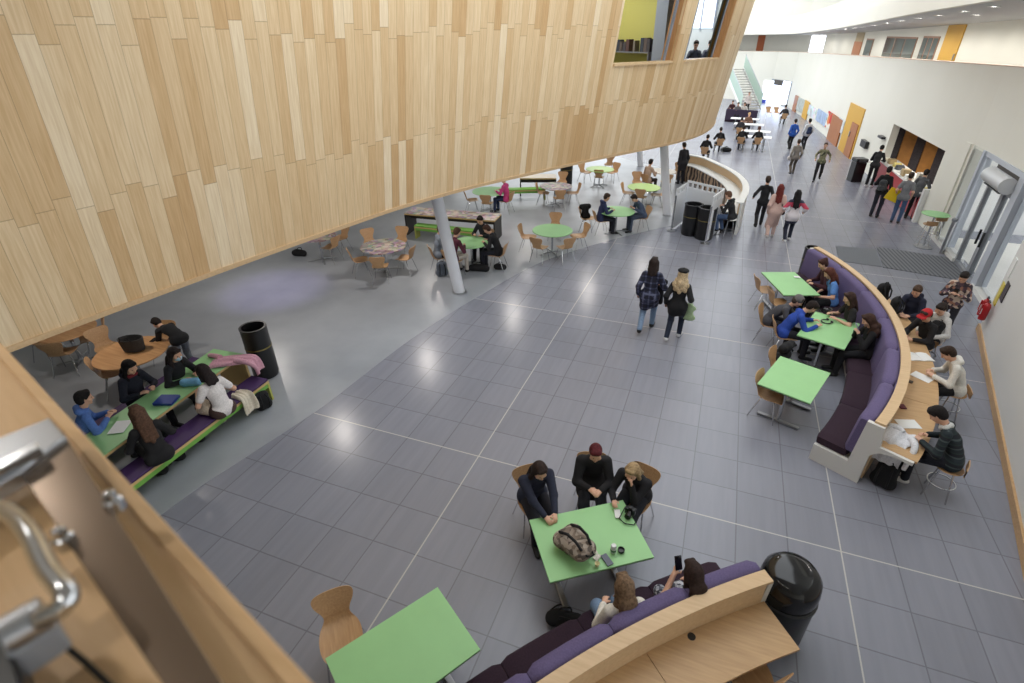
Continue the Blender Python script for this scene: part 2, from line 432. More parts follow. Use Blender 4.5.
    for i in (0, 1):
        if skirt: S.cap(HP[i], HP[i]+(KN[i]-HP[i])*1.0, .105*s*f, .10*s*f, k=.08)
        else: S.cap(HP[i]+(KN[i]-HP[i])*.12, KN[i], .086*s*f, .066*s*f); S.cap(KN[i], AN[i]+np.array([0, 0, .02]), .066*s*f, .054*s)
    nobj('skirt' if skirt else 'trousers', S.mesh(ch), botmat or cloth(bottom), root)
    for i in (0, 1):
        b = Sdf(.02); a = AN[i]; b.cap(a+np.array([0, -.03, -.03]), a+np.array([(-1, 1)[i]*.02, .15*s, -.04]), .045*s, .042*s, ((0, 0, 1), .8)); b.cap(a+np.array([0, -.01, 0]), a+np.array([0, 0, -.03]), .046*s)
        nobj('shoe', b.mesh(ch), mat('shoe_%d_%d_%d' % tuple(shoes), shoes, .6), root)
    # --- hair and headwear
    if hair:
        S = Sdf(.025); hm = hairm(hcol)
        S.ell(at_h(0, -.022, .036), np.array([.085, .098, .093])*hr, R.T)
        S.ell(at_h(0, -.045, -.015), np.array([.078, .068, .085])*hr, R.T)
        if hair in ('short', 'quiff'):
            S.cap(at_h(-.04, .045, .092), at_h(.04, .045, .092), .026*hr, k=.04)
            S.ell(at_h(0, .115, -.03), np.array([.08, .065, .105])*hr, R.T, sub=True)
        else:
            S.cap(at_h(-.04, .05, .1), at_h(.04, .05, .1), .024*hr, k=.03)
            drop = {'bob': .10, 'long': .30, 'mid': .18, 'bun': .0, 'wavy': .2}[hair]
            if drop:
                for x in (-1, 1):
                    a0 = at_h(x*.078, -.005, .02); a1 = nb+side*x*.085*s+fwd*.005+upv*(.10-drop*.42)*s*.7
                    S.cap(a0, a1, .026*hr, .03*hr, k=.04)
                    if drop > .15: S.cap(a1, a1-upv*(drop-.1)*.9+fwd*.06, .036*hr, .02*hr, k=.04)
                bk = nb-fwd*.07*s+upv*.03; S.cap(at_h(0, -.06, 0), bk, .072*hr, .066*hr, (fwd, .8), k=.05)
                for x in (-1, 0, 1):
                    q0 = bk+side*x*.045*s+upv*.04; S.cap(q0, q0-upv*drop*(.95 if x else 1.1)-fwd*(.05-.015*abs(x))+side*x*.02, .052*hr, .03*hr, (fwd, .7), k=.035)
                if hair == 'wavy':
                    for x, z_, y_, r_ in ((-.09, -.02, -.03, .055), (.09, -.02, -.03, .055), (-.12, -.10, -.06, .06), (.12, -.10, -.06, .06), (-.05, -.16, -.10, .065), (.05, -.15, -.10, .065), (0, -.06, -.10, .08), (-.10, -.19, -.08, .045), (.11, -.2, -.08, .045), (0, -.23, -.12, .045)):
                        c0 = hb+side*x*s+upv*z_*s+fwd*y_*s; S.cap(c0, c0-upv*.02, r_*hr, k=.02)
            else: S.ell(at_h(0, -.09, .09), np.array([.045]*3)*hr)
            S.ell(at_h(0, .13, -.02), np.array([.062, .075, .1])*hr, R.T, sub=True)
        nobj('hair', S.mesh(min(ch, .013) if fine else ch), hm, root)
    if hat:
        kind, hcl = hat; S = Sdf(.02)
        if kind == 'beret': S.ell(at_h(0, -.02, .088), np.array([.118, .125, .05])*hr, R.T); S.cap(at_h(0, -.02, .13), at_h(0, -.02, .15), .008)
        elif kind == 'beanie': S.ell(at_h(0, -.018, .05), np.array([.092, .106, .095])*hr, R.T); S.ell(at_h(0, 0, -.06), np.array([.12, .14, .08])*hr, R.T, sub=True)
        else:
            S.ell(at_h(0, -.012, .05), np.array([.09, .105, .085])*hr, R.T); S.ell(at_h(0, 0, -.055), np.array([.12, .14, .08])*hr, R.T, sub=True)
            S.cap(at_h(-.035, .1, .035), at_h(.035, .1, .035), .06*hr, None, (hzv, .18))
        nobj({'beret': 'beret', 'beanie': 'beanie', 'cap': 'cap'}[kind], S.mesh(min(ch, .014)), cloth(hcl), root)
    if mask:
        S = Sdf(.02); S.ell(at_h(0, .06, -.05), np.array([.06, .058, .052])*hr, R.T); nobj('face_mask', S.mesh(.012), mat('mask_blue', (178, 208, 226), .8), root)
    if scarf:
        S = Sdf(.02); S.cap(nb+fwd*.05+side*.05, nb+fwd*.05-side*.05, .035); S.cap(nb+side*.07, nb-fwd*.05, .035); S.cap(nb-side*.07, nb-fwd*.05, .035); nobj('collar', S.mesh(ch), cloth(scarf), root)
    root.location = (loc[0], loc[1], 0); root.rotation_euler[2] = rz
    tag(root, label, 'person', group)
    root['_h'] = 0; del root['_h']
    c_, s_ = math.cos(rz), math.sin(rz)
    W = lambda p: Vector((loc[0]+c_*p[0]-s_*p[1], loc[1]+s_*p[0]+c_*p[1], p[2]))
    return dict(o=root, loc=Vector((loc[0], loc[1], 0)), rz=rz, hand=[W(WR[i]+HD[i]*.1*s) for i in (0, 1)], back=W(p2-fwd*.16), W=W, back_l=p2-fwd*.13*s, th=th)
# ------------------------------------------------------------------ light and sky
w = bpy.data.worlds.new('sky'); scn.world = w; w.use_nodes = True
w.node_tree.nodes['Background'].inputs[0].default_value = (.93, .97, 1, 1); w.node_tree.nodes['Background'].inputs[1].default_value = 1.0
def area(name, loc, size, energy, rot=(0, 0, 0), col=(1, 1, 1), sy=None):
    d = bpy.data.lights.new(name, 'AREA'); d.energy = energy; d.size = size; d.color = col
    if sy: d.shape = 'RECTANGLE'; d.size_y = sy
    o = bpy.data.objects.new(name, d); COL.objects.link(o); o.location = loc; o.rotation_euler = rot; return o

# ------------------------------------------------------------------ floors
t = NT('slate_tiles', .27, .5); co = t.coords(); X = t.sep(co)
T = .65
def line(v, period, half):
    return t.math('LESS_THAN', t.math('ABSOLUTE', t.math('SUBTRACT', t.math('FRACT', t.math('ADD', t.math('DIVIDE', v, period), 100.5)), .5)), half/period)
dark = t.math('MAXIMUM', line(X[0], T, .0075), line(X[1], T, .0075)); pale = t.math('MAXIMUM', line(X[0], T*8, .009), line(X[1], T*8, .009))
cell = t.comb(t.math('FLOOR', t.math('DIVIDE', X[0], T)), t.math('FLOOR', t.math('DIVIDE', X[1], T)))
wn = t.n('TexWhiteNoise', noise_dimensions='2D', Vector=cell)
mp = t.n('Mapping', Vector=co); mp.inputs['Scale'].default_value = (9, .7, 1)
off = t.n('VectorMath', operation='ADD'); t.put(off, 0, mp.outputs[0]); t.put(off, 1, wn.outputs['Color'])
ns = t.n('TexNoise', Vector=off.outputs[0], Scale=1.2, Detail=2.)
base = t.ramp(ns.outputs['Fac'], [(.2, L(134, 136, 147)), (.8, L(142, 144, 156))])
tint = t.ramp(wn.outputs['Value'], [(0, L(244)), (1, L(255))]); base = t.mix(1., base, tint, 'MULTIPLY')
base = t.mix(t.math('MULTIPLY', dark, .42), base, L(70, 70, 78)); base = t.mix(pale, base, L(186, 184, 182)); t.color(base)
struct(B().box((0, 22, -.1), (44, 100, .2)).obj('floor', t.m))
v = NT('pale_vinyl', .3, .5); n = v.n('TexNoise', Vector=v.coords(), Scale=1.2, Detail=8.)
v.color(v.ramp(n.outputs['Fac'], [(.3, L(146, 150, 157)), (.7, L(160, 164, 170))]))
EDGE = [(-3.95, -6), (-3.7, -2.55), (-3.5, -1.39), (-3.2, 0.11), (-3.1, 1.2), (-2.98, 2.56), (-2.76, 3.91), (-2.42, 5.43), (-1.7, 8.0), (-.45, 10.2), (.6, 11.65), (1.2, 12.41), (2.11, 13.44)]
ve = [tuple(p[:2]) for p in spline(EDGE, 5)]+[(2.5, 15), (2.3, 18), (1, 21), (-3, 24), (-16, 26), (-16, -6)]
struct(B().prism(ve, .0, .004).obj('floor_cafe', v.m))

# ------------------------------------------------------------------ the timber-clad drum
ZB, FL, ZT = 3.0, .16, 9.0
base_pts = [(-4.75, -12), (-4.35, -8), (-4.06, -5), (-3.8, -3.0), (-3.66, -2.05), (-3.49, -1.03), (-3.36, -.29), (-3.2, .56), (-2.98, 1.62), (-2.7, 2.8), (-2.08, 4.55), (-1.18, 6.4), (-.2, 8.35), (.83, 10.2), (1.5, 11.55), (1.98, 12.95), (2.24, 14.5), (2.3, 16.4), (2.05, 18.2), (1.3, 19.9), (0, 21.2), (-2.2, 22), (-6, 22.6), (-14, 23)]
DP = np.array(spline(base_pts, 8)); DS = np.concatenate([[0], np.cumsum(np.linalg.norm(np.diff(DP, axis=0), axis=1))])
DT = np.gradient(DP, axis=0); DT /= np.linalg.norm(DT, axis=1)[:, None]; DN = np.stack([DT[:, 1], -DT[:, 0]], 1)
for _ in range(6): DN[1:-1] = (DN[:-2]+DN[1:-1]*2+DN[2:])/4
DN /= np.linalg.norm(DN, axis=1)[:, None]
def drum(s, z, inset=0.):
    p = np.array([np.interp(s, DS, DP[:, i]) for i in (0, 1)]); q = np.array([np.interp(s, DS, DN[:, i]) for i in (0, 1)])
    p = p+q*(FL*(z-ZB)-inset); return (p[0], p[1], z)
def drum_hit(px, py):
    """arc length and height on the drum seen at px, py"""
    best = None
    for z in np.arange(3.2, 8.5, .02):
        r = at(px, py, z) if (z-CAM[2])/ray(px, py)[2] > 0 else None
        if r is None: continue
        for s in np.arange(4, 34, .25):
            d = math.dist(drum(s, z)[:2], r[:2])
            if best is None or d < best[0]: best = (d, s, z)
    return best[1], best[2]
w1a, zs1 = drum_hit(613, 58); w1b, zs2 = drum_hit(671, 58.5); w2a, zs3 = drum_hit(684, 57.5); w2b, zs4 = drum_hit(718, 57)
def fine(px, z):
    ss = np.arange(8, 34, .02); return float(ss[np.argmin([abs(pr(drum(s, z))[0]-px) for s in ss])])
ZS = (zs1+zs2+zs3+zs4)/4; ZW = ZS+1.9
w1a, w1b, w2a, w2b = [fine(x, ZS) for x in (613, 671.5, 684.5, 719)]
pk = NT('timber_planks', .5, .35); uv = pk.coords('UV'); U = pk.sep(uv)
PW = .175
col = pk.math('FLOOR', pk.math('DIVIDE', U[0], PW)); wc = pk.n('TexWhiteNoise', noise_dimensions='1D'); pk.put(wc, 'W', col)
vv = pk.math('DIVIDE', pk.math('ADD', pk.math('SUBTRACT', U[1], 6.0), pk.math('MULTIPLY', wc.outputs['Value'], .28)), 1.6); row = pk.math('FLOOR', vv)
wp = pk.n('TexWhiteNoise', noise_dimensions='2D', Vector=pk.comb(col, row))
mpk = pk.n('Mapping', Vector=pk.comb(pk.math('ADD', U[0], pk.math('MULTIPLY', wp.outputs['Value'], 40.)), U[1])); mpk.inputs['Scale'].default_value = (22, 1.0, 1)
gr = pk.n('TexNoise', Vector=mpk.outputs[0], Scale=2.2, Detail=7., Distortion=.6)
pc = pk.ramp(wp.outputs['Value'], [(0, L(208, 172, 126)), (.15, L(219, 188, 145)), (.5, L(227, 200, 160)), (.88, L(233, 209, 172)), (1, L(241, 223, 193))])
pc = pk.mix(1., pc, pk.ramp(gr.outputs['Fac'], [(.2, L(232, 222, 208)), (.7, L(255))]), 'MULTIPLY')
jn = pk.math('LESS_THAN', pk.math('SUBTRACT', .5, pk.math('ABSOLUTE', pk.math('SUBTRACT', pk.math('FRACT', pk.math('DIVIDE', U[0], PW)), .5))), .018)
jr = pk.math('LESS_THAN', pk.math('SUBTRACT', .5, pk.math('ABSOLUTE', pk.math('SUBTRACT', pk.math('FRACT', vv), .5))), .003)
pk.color(pk.mix(pk.math('MULTIPLY', pk.math('MAXIMUM', jn, jr), .42), pc, L(120, 88, 58)))
sv = sorted(set([float(x) for x in np.arange(0, DS[-1], .3)]+[w1a, w1b, w2a, w2b, float(DS[-1])])); zv = [ZB, ZS, ZW, ZT]
b = B(); UVs = []
inw = lambda s0, s1, z0: abs(z0-ZS) < 1e-6 and any(a-1e-6 <= s0 and s1 <= c+1e-6 for a, c in ((w1a, w1b), (w2a, w2b)))
for i in range(len(sv)-1):
    for j in range(3):
        if inw(sv[i], sv[i+1], zv[j]): continue
        q = [(sv[i], zv[j]), (sv[i+1], zv[j]), (sv[i+1], zv[j+1]), (sv[i], zv[j+1])]
        b.add([drum(*x) for x in q], [(0, 1, 2, 3)]); UVs += q
me = bpy.data.meshes.new('wall_drum'); me.from_pydata(b.v, [], b.f); me.materials.append(pk.m); ul = me.uv_layers.new(name='UVMap')
for i, x in enumerate(UVs): ul.data[i].uv = x
o = bpy.data.objects.new('wall_drum', me); COL.objects.link(o); struct(o)
md = o.modifiers.new('thick', 'SOLIDIFY'); md.thickness = .06; md.offset = -1
ss = [float(x) for x in np.arange(0, DS[-1], .3)]+[float(DS[-1])]
rows = [[drum(s, ZB+.03, -.02), drum(s, ZB-.035, -.02), drum(s, ZB-.035, .12), drum(s, ZB+.03, .12)] for s in ss]
struct(B().grid(rows, close_u=True, cap=True).obj('trim_1', M['pale_oak']))
poly = [drum(s, ZB, .05)[:2] for s in ss]+[(-14, -12)]
struct(B().prism(poly, ZB-.02, ZB+.04).obj('ceiling_drum', mat('soffit', (205, 205, 203), .8)))
poly = [drum(s, ZT, .05)[:2] for s in ss]+[(-14, -12)]
struct(B().prism(poly, ZT-.02, ZT+.04).obj('roof_drum', M['white']))
# windows with deep reveals, and the room behind them
glass = NT('window_glass', .02); glass.b.inputs['Transmission Weight'].default_value = 1.; glass.b.inputs['IOR'].default_value = 1.01; glass.b.inputs['Specular IOR Level'].default_value = .6
GREYB = mat('blue_grey_reveal', (150, 158, 172), .6); REV = wood('reveal_timber', (196, 146, 96), (170, 120, 74), 1., 2)
for k, (a, c) in enumerate(((w1a, w1b), (w2a, w2b))):
    wi = thing('window_%d' % (k+1), None, None); struct(wi)
    D = .34
    def q(s, z, i): return drum(s, z, i)
    mid = .17
    for nm, pts, m_ in (('window_sill', [(a, ZS), (c, ZS)], M['pale_oak']), ('reveal', [(c, ZS), (c, ZW)], REV), ('reveal', [(a, ZW), (a, ZS)], GREYB)):
        (s0, z0), (s1, z1) = pts
        d = np.array(drum(c, ZS))-np.array(drum(a, ZS)); d /= np.linalg.norm(d)
        o0 = np.array([0, 0, -.05]) if nm == 'window_sill' else (d*.05 if s0 == c else -d*.05)
        P = [np.array(q(s0, z0, -.04 if nm == 'window_sill' else .0)), np.array(q(s1, z1, -.04 if nm == 'window_sill' else .0)), np.array(q(s1, z1, D)), np.array(q(s0, z0, D))]
        B().add(P+[p+o0 for p in P], [(0, 1, 2, 3), (4, 5, 6, 7), (0, 1, 5, 4), (1, 2, 6, 5), (2, 3, 7, 6), (3, 0, 4, 7)]).obj(nm, m_, wi)
    for (s0, s1) in ((a, a+.05), (c-.05, c)):
        P = [np.array(q(x, z, i)) for i in (.2, .26) for (x, z) in ((s0, ZS), (s1, ZS), (s1, ZW), (s0, ZW))]
        B().add(P, [(0, 1, 2, 3), (4, 5, 6, 7), (0, 1, 5, 4), (1, 2, 6, 5), (2, 3, 7, 6), (3, 0, 4, 7)]).obj('window_frame', GREYB, wi)
    P = [np.array(q(x, z, i)) for i in (.22, .23) for (x, z) in ((a, ZS), (c, ZS), (c, ZW), (a, ZW))]
    B().add(P, [(0, 1, 2, 3), (4, 5, 6, 7), (0, 1, 5, 4), (1, 2, 6, 5), (2, 3, 7, 6), (3, 0, 4, 7)]).obj('pane', glass.m, wi)
sm = (w1a+w2b)/2; RC = np.array(drum(sm, ZS)); RN = np.array([np.interp(sm, DS, DN[:, i]) for i in (0, 1)]+[0]); RN /= np.linalg.norm(RN); RT = np.array([-RN[1], RN[0], 0]); RRZ = math.atan2(RT[1], RT[0])
def room(u, d, z): return RC[:2].tolist() and (RC[0]+RT[0]*u-RN[0]*d, RC[1]+RT[1]*u-RN[1]*d, z)
YEL = mat('yellow_paint', (188, 182, 104), .8)
LB = mat('library_white', (206, 214, 214), .7); pu = ((w1b+w2a)/2-sm)+.12; WW = 6.; ZF = ZS-.95
struct(B().box(room(-1.0, 3.2, ZS+.6), (WW, .1, 3.6), RRZ).obj('wall_library', YEL))
struct(B().box(room(-1.0, 1.85, ZF-.05), (WW, 2.7, .1), RRZ).obj('floor_library', mat('carpet', (120, 120, 124), .9)))
struct(B().box(room(-1.0, 1.85, ZS+2.45), (WW, 2.7, .1), RRZ).obj('ceiling_library', M['white']))
struct(B().box(room(-4.0, 1.85, ZS+.75), (.1, 2.7, 3.4), RRZ).obj('wall_library_side', LB))
struct(B().box(room(pu, 1.9, ZS+.75), (.1, 2.6, 3.4), RRZ).obj('wall_partition', YEL))
struct(B().box(room(pu-.12, .55, ZS+.75), (.36, .36, 3.4), RRZ).obj('wall_pier', GREYB))
area('library_fill', room(-1.8, 1.7, ZS+2.35), 1.4, 45, (0, 0, RRZ), sy=1.4)  # unseen fill light added to brighten the room behind the glass
rows = []
for s in np.arange(w2b+.03, w2b+4.2, .25): rows.append([drum(s, ZF, .34), drum(s, ZS+2.3, .34), drum(s, ZS+2.3, .40), drum(s, ZF, .40)])
struct(B().grid(rows, close_u=True, cap=True).obj('wall_study', GREYB))
struct(B().box((.4, 17.3, ZS+.7), (3.6, .1, 3.4)).obj('wall_study', LB)); struct(B().box((.3, 15., ZF-.06), (3.6, 4.6, .1)).obj('floor_study', mat('carpet', (120, 120, 124), .9))); struct(B().box((.3, 15.1, ZS+2.4), (3.6, 4.4, .1)).obj('ceiling_study', M['white']))
slab_y = 17.22
wd = thing('window_8', None, None); struct(wd)
B().box((1.0, slab_y, ZS+1.3), (1.3, .04, 1.1)).obj('pane', mat('sky_glow_pane', (214, 228, 246), .4, emit=.8), wd)  # pane emits light in place of the sky outside
for x in (.33, .78, 1.22, 1.67): B().box((x, slab_y-.03, ZS+1.3), (.05, .04, 1.2)).obj('mullion', FRAME0 if False else GREYB, wd)
area('study_fill', (.6, 15.2, ZS+2.3), 1.5, 70)  # added fill, keeps the right window from going dark

# ------------------------------------------------------------------ the long white wall with its gallery
WP = np.array([(9.35, 6.4), (9.62, 9.5), (9.78, 12.4), (9.8, 14.3), (9.72, 15.6), (9.55, 20), (9.3, 25), (9.0, 30), (8.65, 36), (8.1, 44), (7.3, 50.5), (5.8, 53.2), (3.7, 54.6), (0, 56), (-9, 58), (-30, 62)])
WS = np.concatenate([[0], np.cumsum(np.linalg.norm(np.diff(WP, axis=0), axis=1))])
def wpt(s, off=0.):
    p = np.array([np.interp(s, WS, WP[:, i]) for i in (0, 1)]); i = min(max(np.searchsorted(WS, s)-1, 0), len(WP)-2); d = WP[i+1]-WP[i]; d /= np.linalg.norm(d)
    return p+np.array([d[1], -d[0]])*off, d          # off > 0: behind the wall face
def wall_hit(px, py, off=0.):
    best = None
    C2 = CAM[:2]; d = ray(px, py)
    for i in range(len(WP)-1):
        a, c = WP[i], WP[i+1]; e = c-a
        if off: nn = np.array([e[1], -e[0]])/np.linalg.norm(e)*off; a = a+nn
        m = np.array([[d[0], -e[0]], [d[1], -e[1]]]); k = np.linalg.solve(m, a-C2)
        if k[0] > 0:
            viol = max(0, -k[1], k[1]-1)*np.linalg.norm(e)
            if viol < .03: viol = 0
            key = (viol, k[0])
            if best is None or key < best[0]: best = (key, WS[i]+k[1]*np.linalg.norm(e), CAM[2]+k[0]*d[2])
    return best[1], best[2]
RIM = lambda y: 5.02-.02*(y-14)
CEI = lambda y: 6.36-.0195*(y-14)
WALL = NT('wall_paint', .55, .3); n = WALL.n('TexNoise', Vector=WALL.coords(), Scale=.25, Detail=3.); WALL.color(WALL.ramp(n.outputs['Fac'], [(.3, L(224, 222, 210)), (.7, L(230, 228, 217))])); WALL = WALL.m
def ribbon(name, s0, s1, zf0, zf1, off0, off1, m, step=1.0, struct_=True, extra=None):
    ss = sorted(set([s0, s1]+[float(x) for x in WS if s0 < x < s1]+[float(x) for x in np.arange(s0, s1, step)])); rows = []
    for s in ss:
        p, d = wpt(s, off0); q, d = wpt(s, off1); y = p[1]
        z0 = zf0(y) if callable(zf0) else zf0; z1 = zf1(y) if callable(zf1) else zf1
        rows.append([(p[0], p[1], z0), (p[0], p[1], z1), (q[0], q[1], z1), (q[0], q[1], z0)])
    o = B().grid(rows, close_u=True, cap=True).obj(name, m)
    return struct(o) if struct_ else o
sG, sP, sD0, sD1 = 0., float(WS[3]), wall_hit(947, 147)[0], wall_hit(893, 127)[0]
zD = (wall_hit(893, 127)[1]+wall_hit(947, 147)[1])/2
END = float(WS[-2])
for nm, a, c, z0 in (('wall_right', sG, sP, 2.95), ('wall_right', sP, sD0, 0), ('wall_right', sD0, sD1, zD), ('wall_right', sD1, END, 0)):
    ribbon(nm, a, c, z0, RIM, 0, .28, WALL)
ribbon('trim_2', sG, END, RIM, lambda y: RIM(y)+.03, -.02, .3, mat('rim_cap', (214, 190, 170), .6))
ribbon('floor_gallery', sG, END, lambda y: RIM(y)-1.15, lambda y: RIM(y)-1.0, .28, 2.6, mat('carpet', (120, 120, 124), .9))
ribbon('wall_gallery', sG, END, lambda y: RIM(y)-1., CEI, 2.5, 2.6, WALL)
# gallery ceiling reaches out to a curved fascia
FAS = [(8.1, 3), (7.75, 7), (7.6, 11), (7.5, 14), (7.5, 20), (7.55, 26), (7.5, 32), (7.3, 38), (6.9, 44), (6.3, 49), (4.8, 52.4), (2.6, 54), (-1, 55.2), (-9, 57)]
fp = [np.array(p[:2]) for p in spline(FAS, 6)]
bk = [wpt(s, 2.55)[0] for s in np.linspace(0, END, 60)]; bk = [np.array((11.6, 3.))]+bk
rows = []
for i, p in enumerate(fp):
    tt = i/(len(fp)-1); j = tt*(len(bk)-1); j0 = min(int(j), len(bk)-2); q = bk[j0]+(bk[j0+1]-bk[j0])*(j-j0)
    rows.append([(p[0], p[1], CEI(p[1])), (q[0], q[1], CEI(q[1])), (q[0], q[1], CEI(q[1])+.3), (p[0], p[1], CEI(p[1])+.3)])
struct(B().grid(rows, close_u=True, cap=True).obj('ceiling_gallery', mat('gallery_ceiling', (196, 197, 198), .8)))
for nm, zz0, zz1, o0 in (('wall_fascia', -.02, .5, 0.), ('wall_fascia', .5, 1.3, .10)):
    rows = []
    for i, p in enumerate(fp):
        d = fp[min(i+1, len(fp)-1)]-fp[max(i-1, 0)]; d /= np.linalg.norm(d); nn = np.array([d[1], -d[0]])
        a = p+nn*(o0-.06); c = p+nn*(o0+.12); z = CEI(p[1])
        rows.append([(a[0], a[1], z+zz0), (a[0], a[1], z+zz1), (c[0], c[1], z+zz1), (c[0], c[1], z+zz0)])
    struct(B().grid(rows, close_u=True, cap=True).obj(nm, WALL))
ribbon('wall_upper', 18., END, lambda y: CEI(y)+.3, lambda y: CEI(y)+4, 2.2, 2.4, WALL)

def on_wall(px, py, off=0.):
    s, z = wall_hit(px, py, off); return s, z
def slab(name, s0, s1, z0, z1, t0, t1, m, parent=None, off=0.):
    """flat panel on the wall between arc lengths s0 < s1; t: out of the wall towards the room"""
    a, d = wpt((s0+s1)/2, off); c = a-np.array([d[1], -d[0]])*((t0+t1)/2)
    return B().box((c[0], c[1], (z0+z1)/2), (abs(s1-s0), abs(t1-t0), z1-z0), math.atan2(d[1], d[0])).obj(name, m, parent)
OCH = mat('ochre_paint', (206, 160, 62), .6); BRN = wood('brown_door', (176, 112, 62), (150, 90, 46), .7, 2)
# the ochre door at ground level
s0, z1 = on_wall(865, 107.7); s1, _ = on_wall(852, 103)
s0, s1 = on_wall(852.5, 154)[0], on_wall(838, 150)[0]
dz = on_wall(857, 105)[1]
dr = thing('door_1', None, None); struct(dr)
slab('door_surround', s0, s1, 0, min(dz, 3.2), -.02, .05, OCH, dr); slab('door_leaf', s0+(s1-s0)*.06, s0+(s1-s0)*.48, 0, min(dz, 3.2)*.68, .05, .09, BRN, dr)
slab('door_handle', s0+(s1-s0)*.4, s0+(s1-s0)*.44, .95, 1.2, .09, .13, M['steel'], dr)
# gallery doors and windows (behind the parapet)
def gal(px0, px1, py, kind, name):
    a = on_wall(px1, py, 2.5)[0]; c = on_wall(px0, py, 2.5)[0]; s0, s1 = min(a, c), max(a, c)
    y = wpt(s0, 2.5)[0][1]; z0, z1 = RIM(y)-1., CEI(y)-.02; w = thing(name, None, None); struct(w)
    if kind == 'door': slab('door_leaf', s0, s1, z0, z1, -.02, .05, OCH, w, 2.5); slab('door_handle', s0+.06, s0+.1, z0+.95, z0+1.2, .05, .1, M['steel'], w, 2.5)
    elif kind == 'brown': slab('door_leaf', s0, s1, z0, z0+1.75, -.02, .05, BRN, w, 2.5); slab('transom', s0, s1, z0+1.75, z1, -.02, .04, mat('beige_panel', (176, 160, 130), .7), w, 2.5)
    elif kind == 'win':
        z0 += .55; z1 -= .42; slab('window_frame', s0, s1, z0, z1, -.02, .04, mat('frame_brown', (150, 110, 84), .5), w, 2.5)
        nn = 1 if s1-s0 < 1.8 else 3
        for i in range(nn):
            l = (s1-s0)/nn; slab('pane', s0+i*l+.08, s0+(i+1)*l-.08, z0+.08, z1-.08, .035, .05, mat('reflecting_glass', (120, 132, 132), .08, .6), w, 2.5)
    elif kind == 'light':
        nn = 5
        for i in range(nn):
            l = (s1-s0)/nn; slab('pane', s0+i*l+.05*l, s0+(i+1)*l-.25*l, z0, z1-.1, -.02, .04, mat('bright_pane', (236, 240, 255), .4, emit=1.0), w, 2.5)
    elif kind == 'red': slab('door_leaf', s0, s1, z0, z1, -.02, .05, mat('terracotta_panel', (176, 94, 50), .6), w, 2.5)
gal(945, 962, 40, 'door', 'door_2'); gal(853, 862, 45, 'brown', 'door_3'); gal(865, 872, 48, 'win', 'window_3'); gal(885, 916, 45, 'win', 'window_4'); gal(922, 938, 45, 'win', 'window_5')
gal(801, 829, 45, 'light', 'window_6'); gal(757, 764, 45, 'red', 'door_4')

# ------------------------------------------------------------------ entrance glazing, desk room, far end
def post(name, px, py, wd, z1, m, parent=None, dep=.16, z0=0., off=.0):
    s, _ = wall_hit(px, py); return slab(name, s-wd/2, s+wd/2, z0, z1, -dep, .06, m, parent, off)
FR = mat('frame_blue_grey', (186, 192, 202), .4); FG = mat('frame_grey', (140, 144, 150), .35)
sp = [wall_hit(*p)[0] for p in ((934, 232), (948.5, 240), (957, 257), (968, 271), (976, 282))]
wi = thing('window_7', None, None); struct(wi)
for i, (s, wd, m_) in enumerate(((sp[0], .34, WALL), (sp[1], .14, FR), (sp[4], .34, FR), (.25, .3, FR))): slab('mullion', s-wd/2, s+wd/2, 0, 2.95, -.2, .05, m_, wi)
slab('head_rail', .1, sp[1], 2.83, 2.95, -.15, .04, FR, wi)
for a, c in ((sp[0], sp[1]), (sp[1], sp[2]), (sp[4], .25)):
    slab('sill_kerb', min(a, c), max(a, c), 0, .12, -.2, .10, M['white'], wi); slab('pane', min(a, c)+.1, max(a, c)-.1, .1, 2.85, -.06, -.05, glass.m, wi)
slab('recess_panel', sp[4], sp[2], 2.42, 2.83, -.04, .0, mat('dark_soffit', (84, 80, 76), .7), wi)  # dark panel put in for the dark lobby recess above the doors
dr = thing('door_5', None, None); struct(dr)
for s in (sp[2], sp[3]-.04, sp[3]+.05, sp[4]+.18): slab('door_stile', s-.05, s+.05, .0, 2.4, -.1, .02, FG, dr)
slab('door_rail', sp[4], sp[2], 2.3, 2.42, -.1, .02, FG, dr); slab('door_rail', sp[4], sp[2], .0, .1, -.1, .02, FG, dr)
for a, c in ((sp[3]+.06, sp[2]), (sp[4]+.15, sp[3]-.05)): slab('pane', min(a, c), max(a, c), .1, 2.3, -.05, -.04, glass.m, dr)
for s in (sp[3]-.14, sp[3]+.16): slab('door_handle', s-.015, s+.015, .9, 1.3, .04, .09, M['black'], dr)
gp = [tuple(wpt(s, .32)[0]) for s in (0, 3, 6, float(WS[3])+.4)]+[(13.5, 14.7), (40, 14.7), (40, -10), (10.2, -10)]
gp2 = [(13.6, 14.8), (40, 14.8), (40, 90), (13.6, 90)]
struct(B().prism(gp2, 0, .011).obj('ground_outside', mat('pale_concrete', (216, 214, 208), .8, noise=.05, nscale=1)))
struct(B().prism(gp, 0, .012).obj('ground_outside', mat('pale_concrete', (216, 214, 208), .8, noise=.05, nscale=1)))
hp, hd = wpt((sp[2]+sp[4])/2); hn = np.array([hd[1], -hd[0]]); hc = hp-hn*.16
ac = B(); rows = []
for u in (-.72, .72):
    rows.append([(hc[0]+hd[0]*u-hn[0]*.2*math.cos(a), hc[1]+hd[1]*u-hn[1]*.2*math.cos(a), 2.58+.2*math.sin(a)) for a in np.linspace(0, 2*PI, 17)[:-1]])
ah = thing('air_curtain', 'grey half round warm air unit above the glass entrance doors', 'door heater', (0, 0, 0))
ac.grid(rows, close_u=True, cap=True).obj('casing', mat('light_grey_metal', (196, 198, 200), .4), ah, smooth=True)
B().box((hc[0]-hn[0]*.05, hc[1]-hn[1]*.05, 2.375), (1.2, .1, .02), math.atan2(hd[1], hd[0])).obj('outlet_grille', mat('dark_grille', (60, 60, 62), .5), ah)
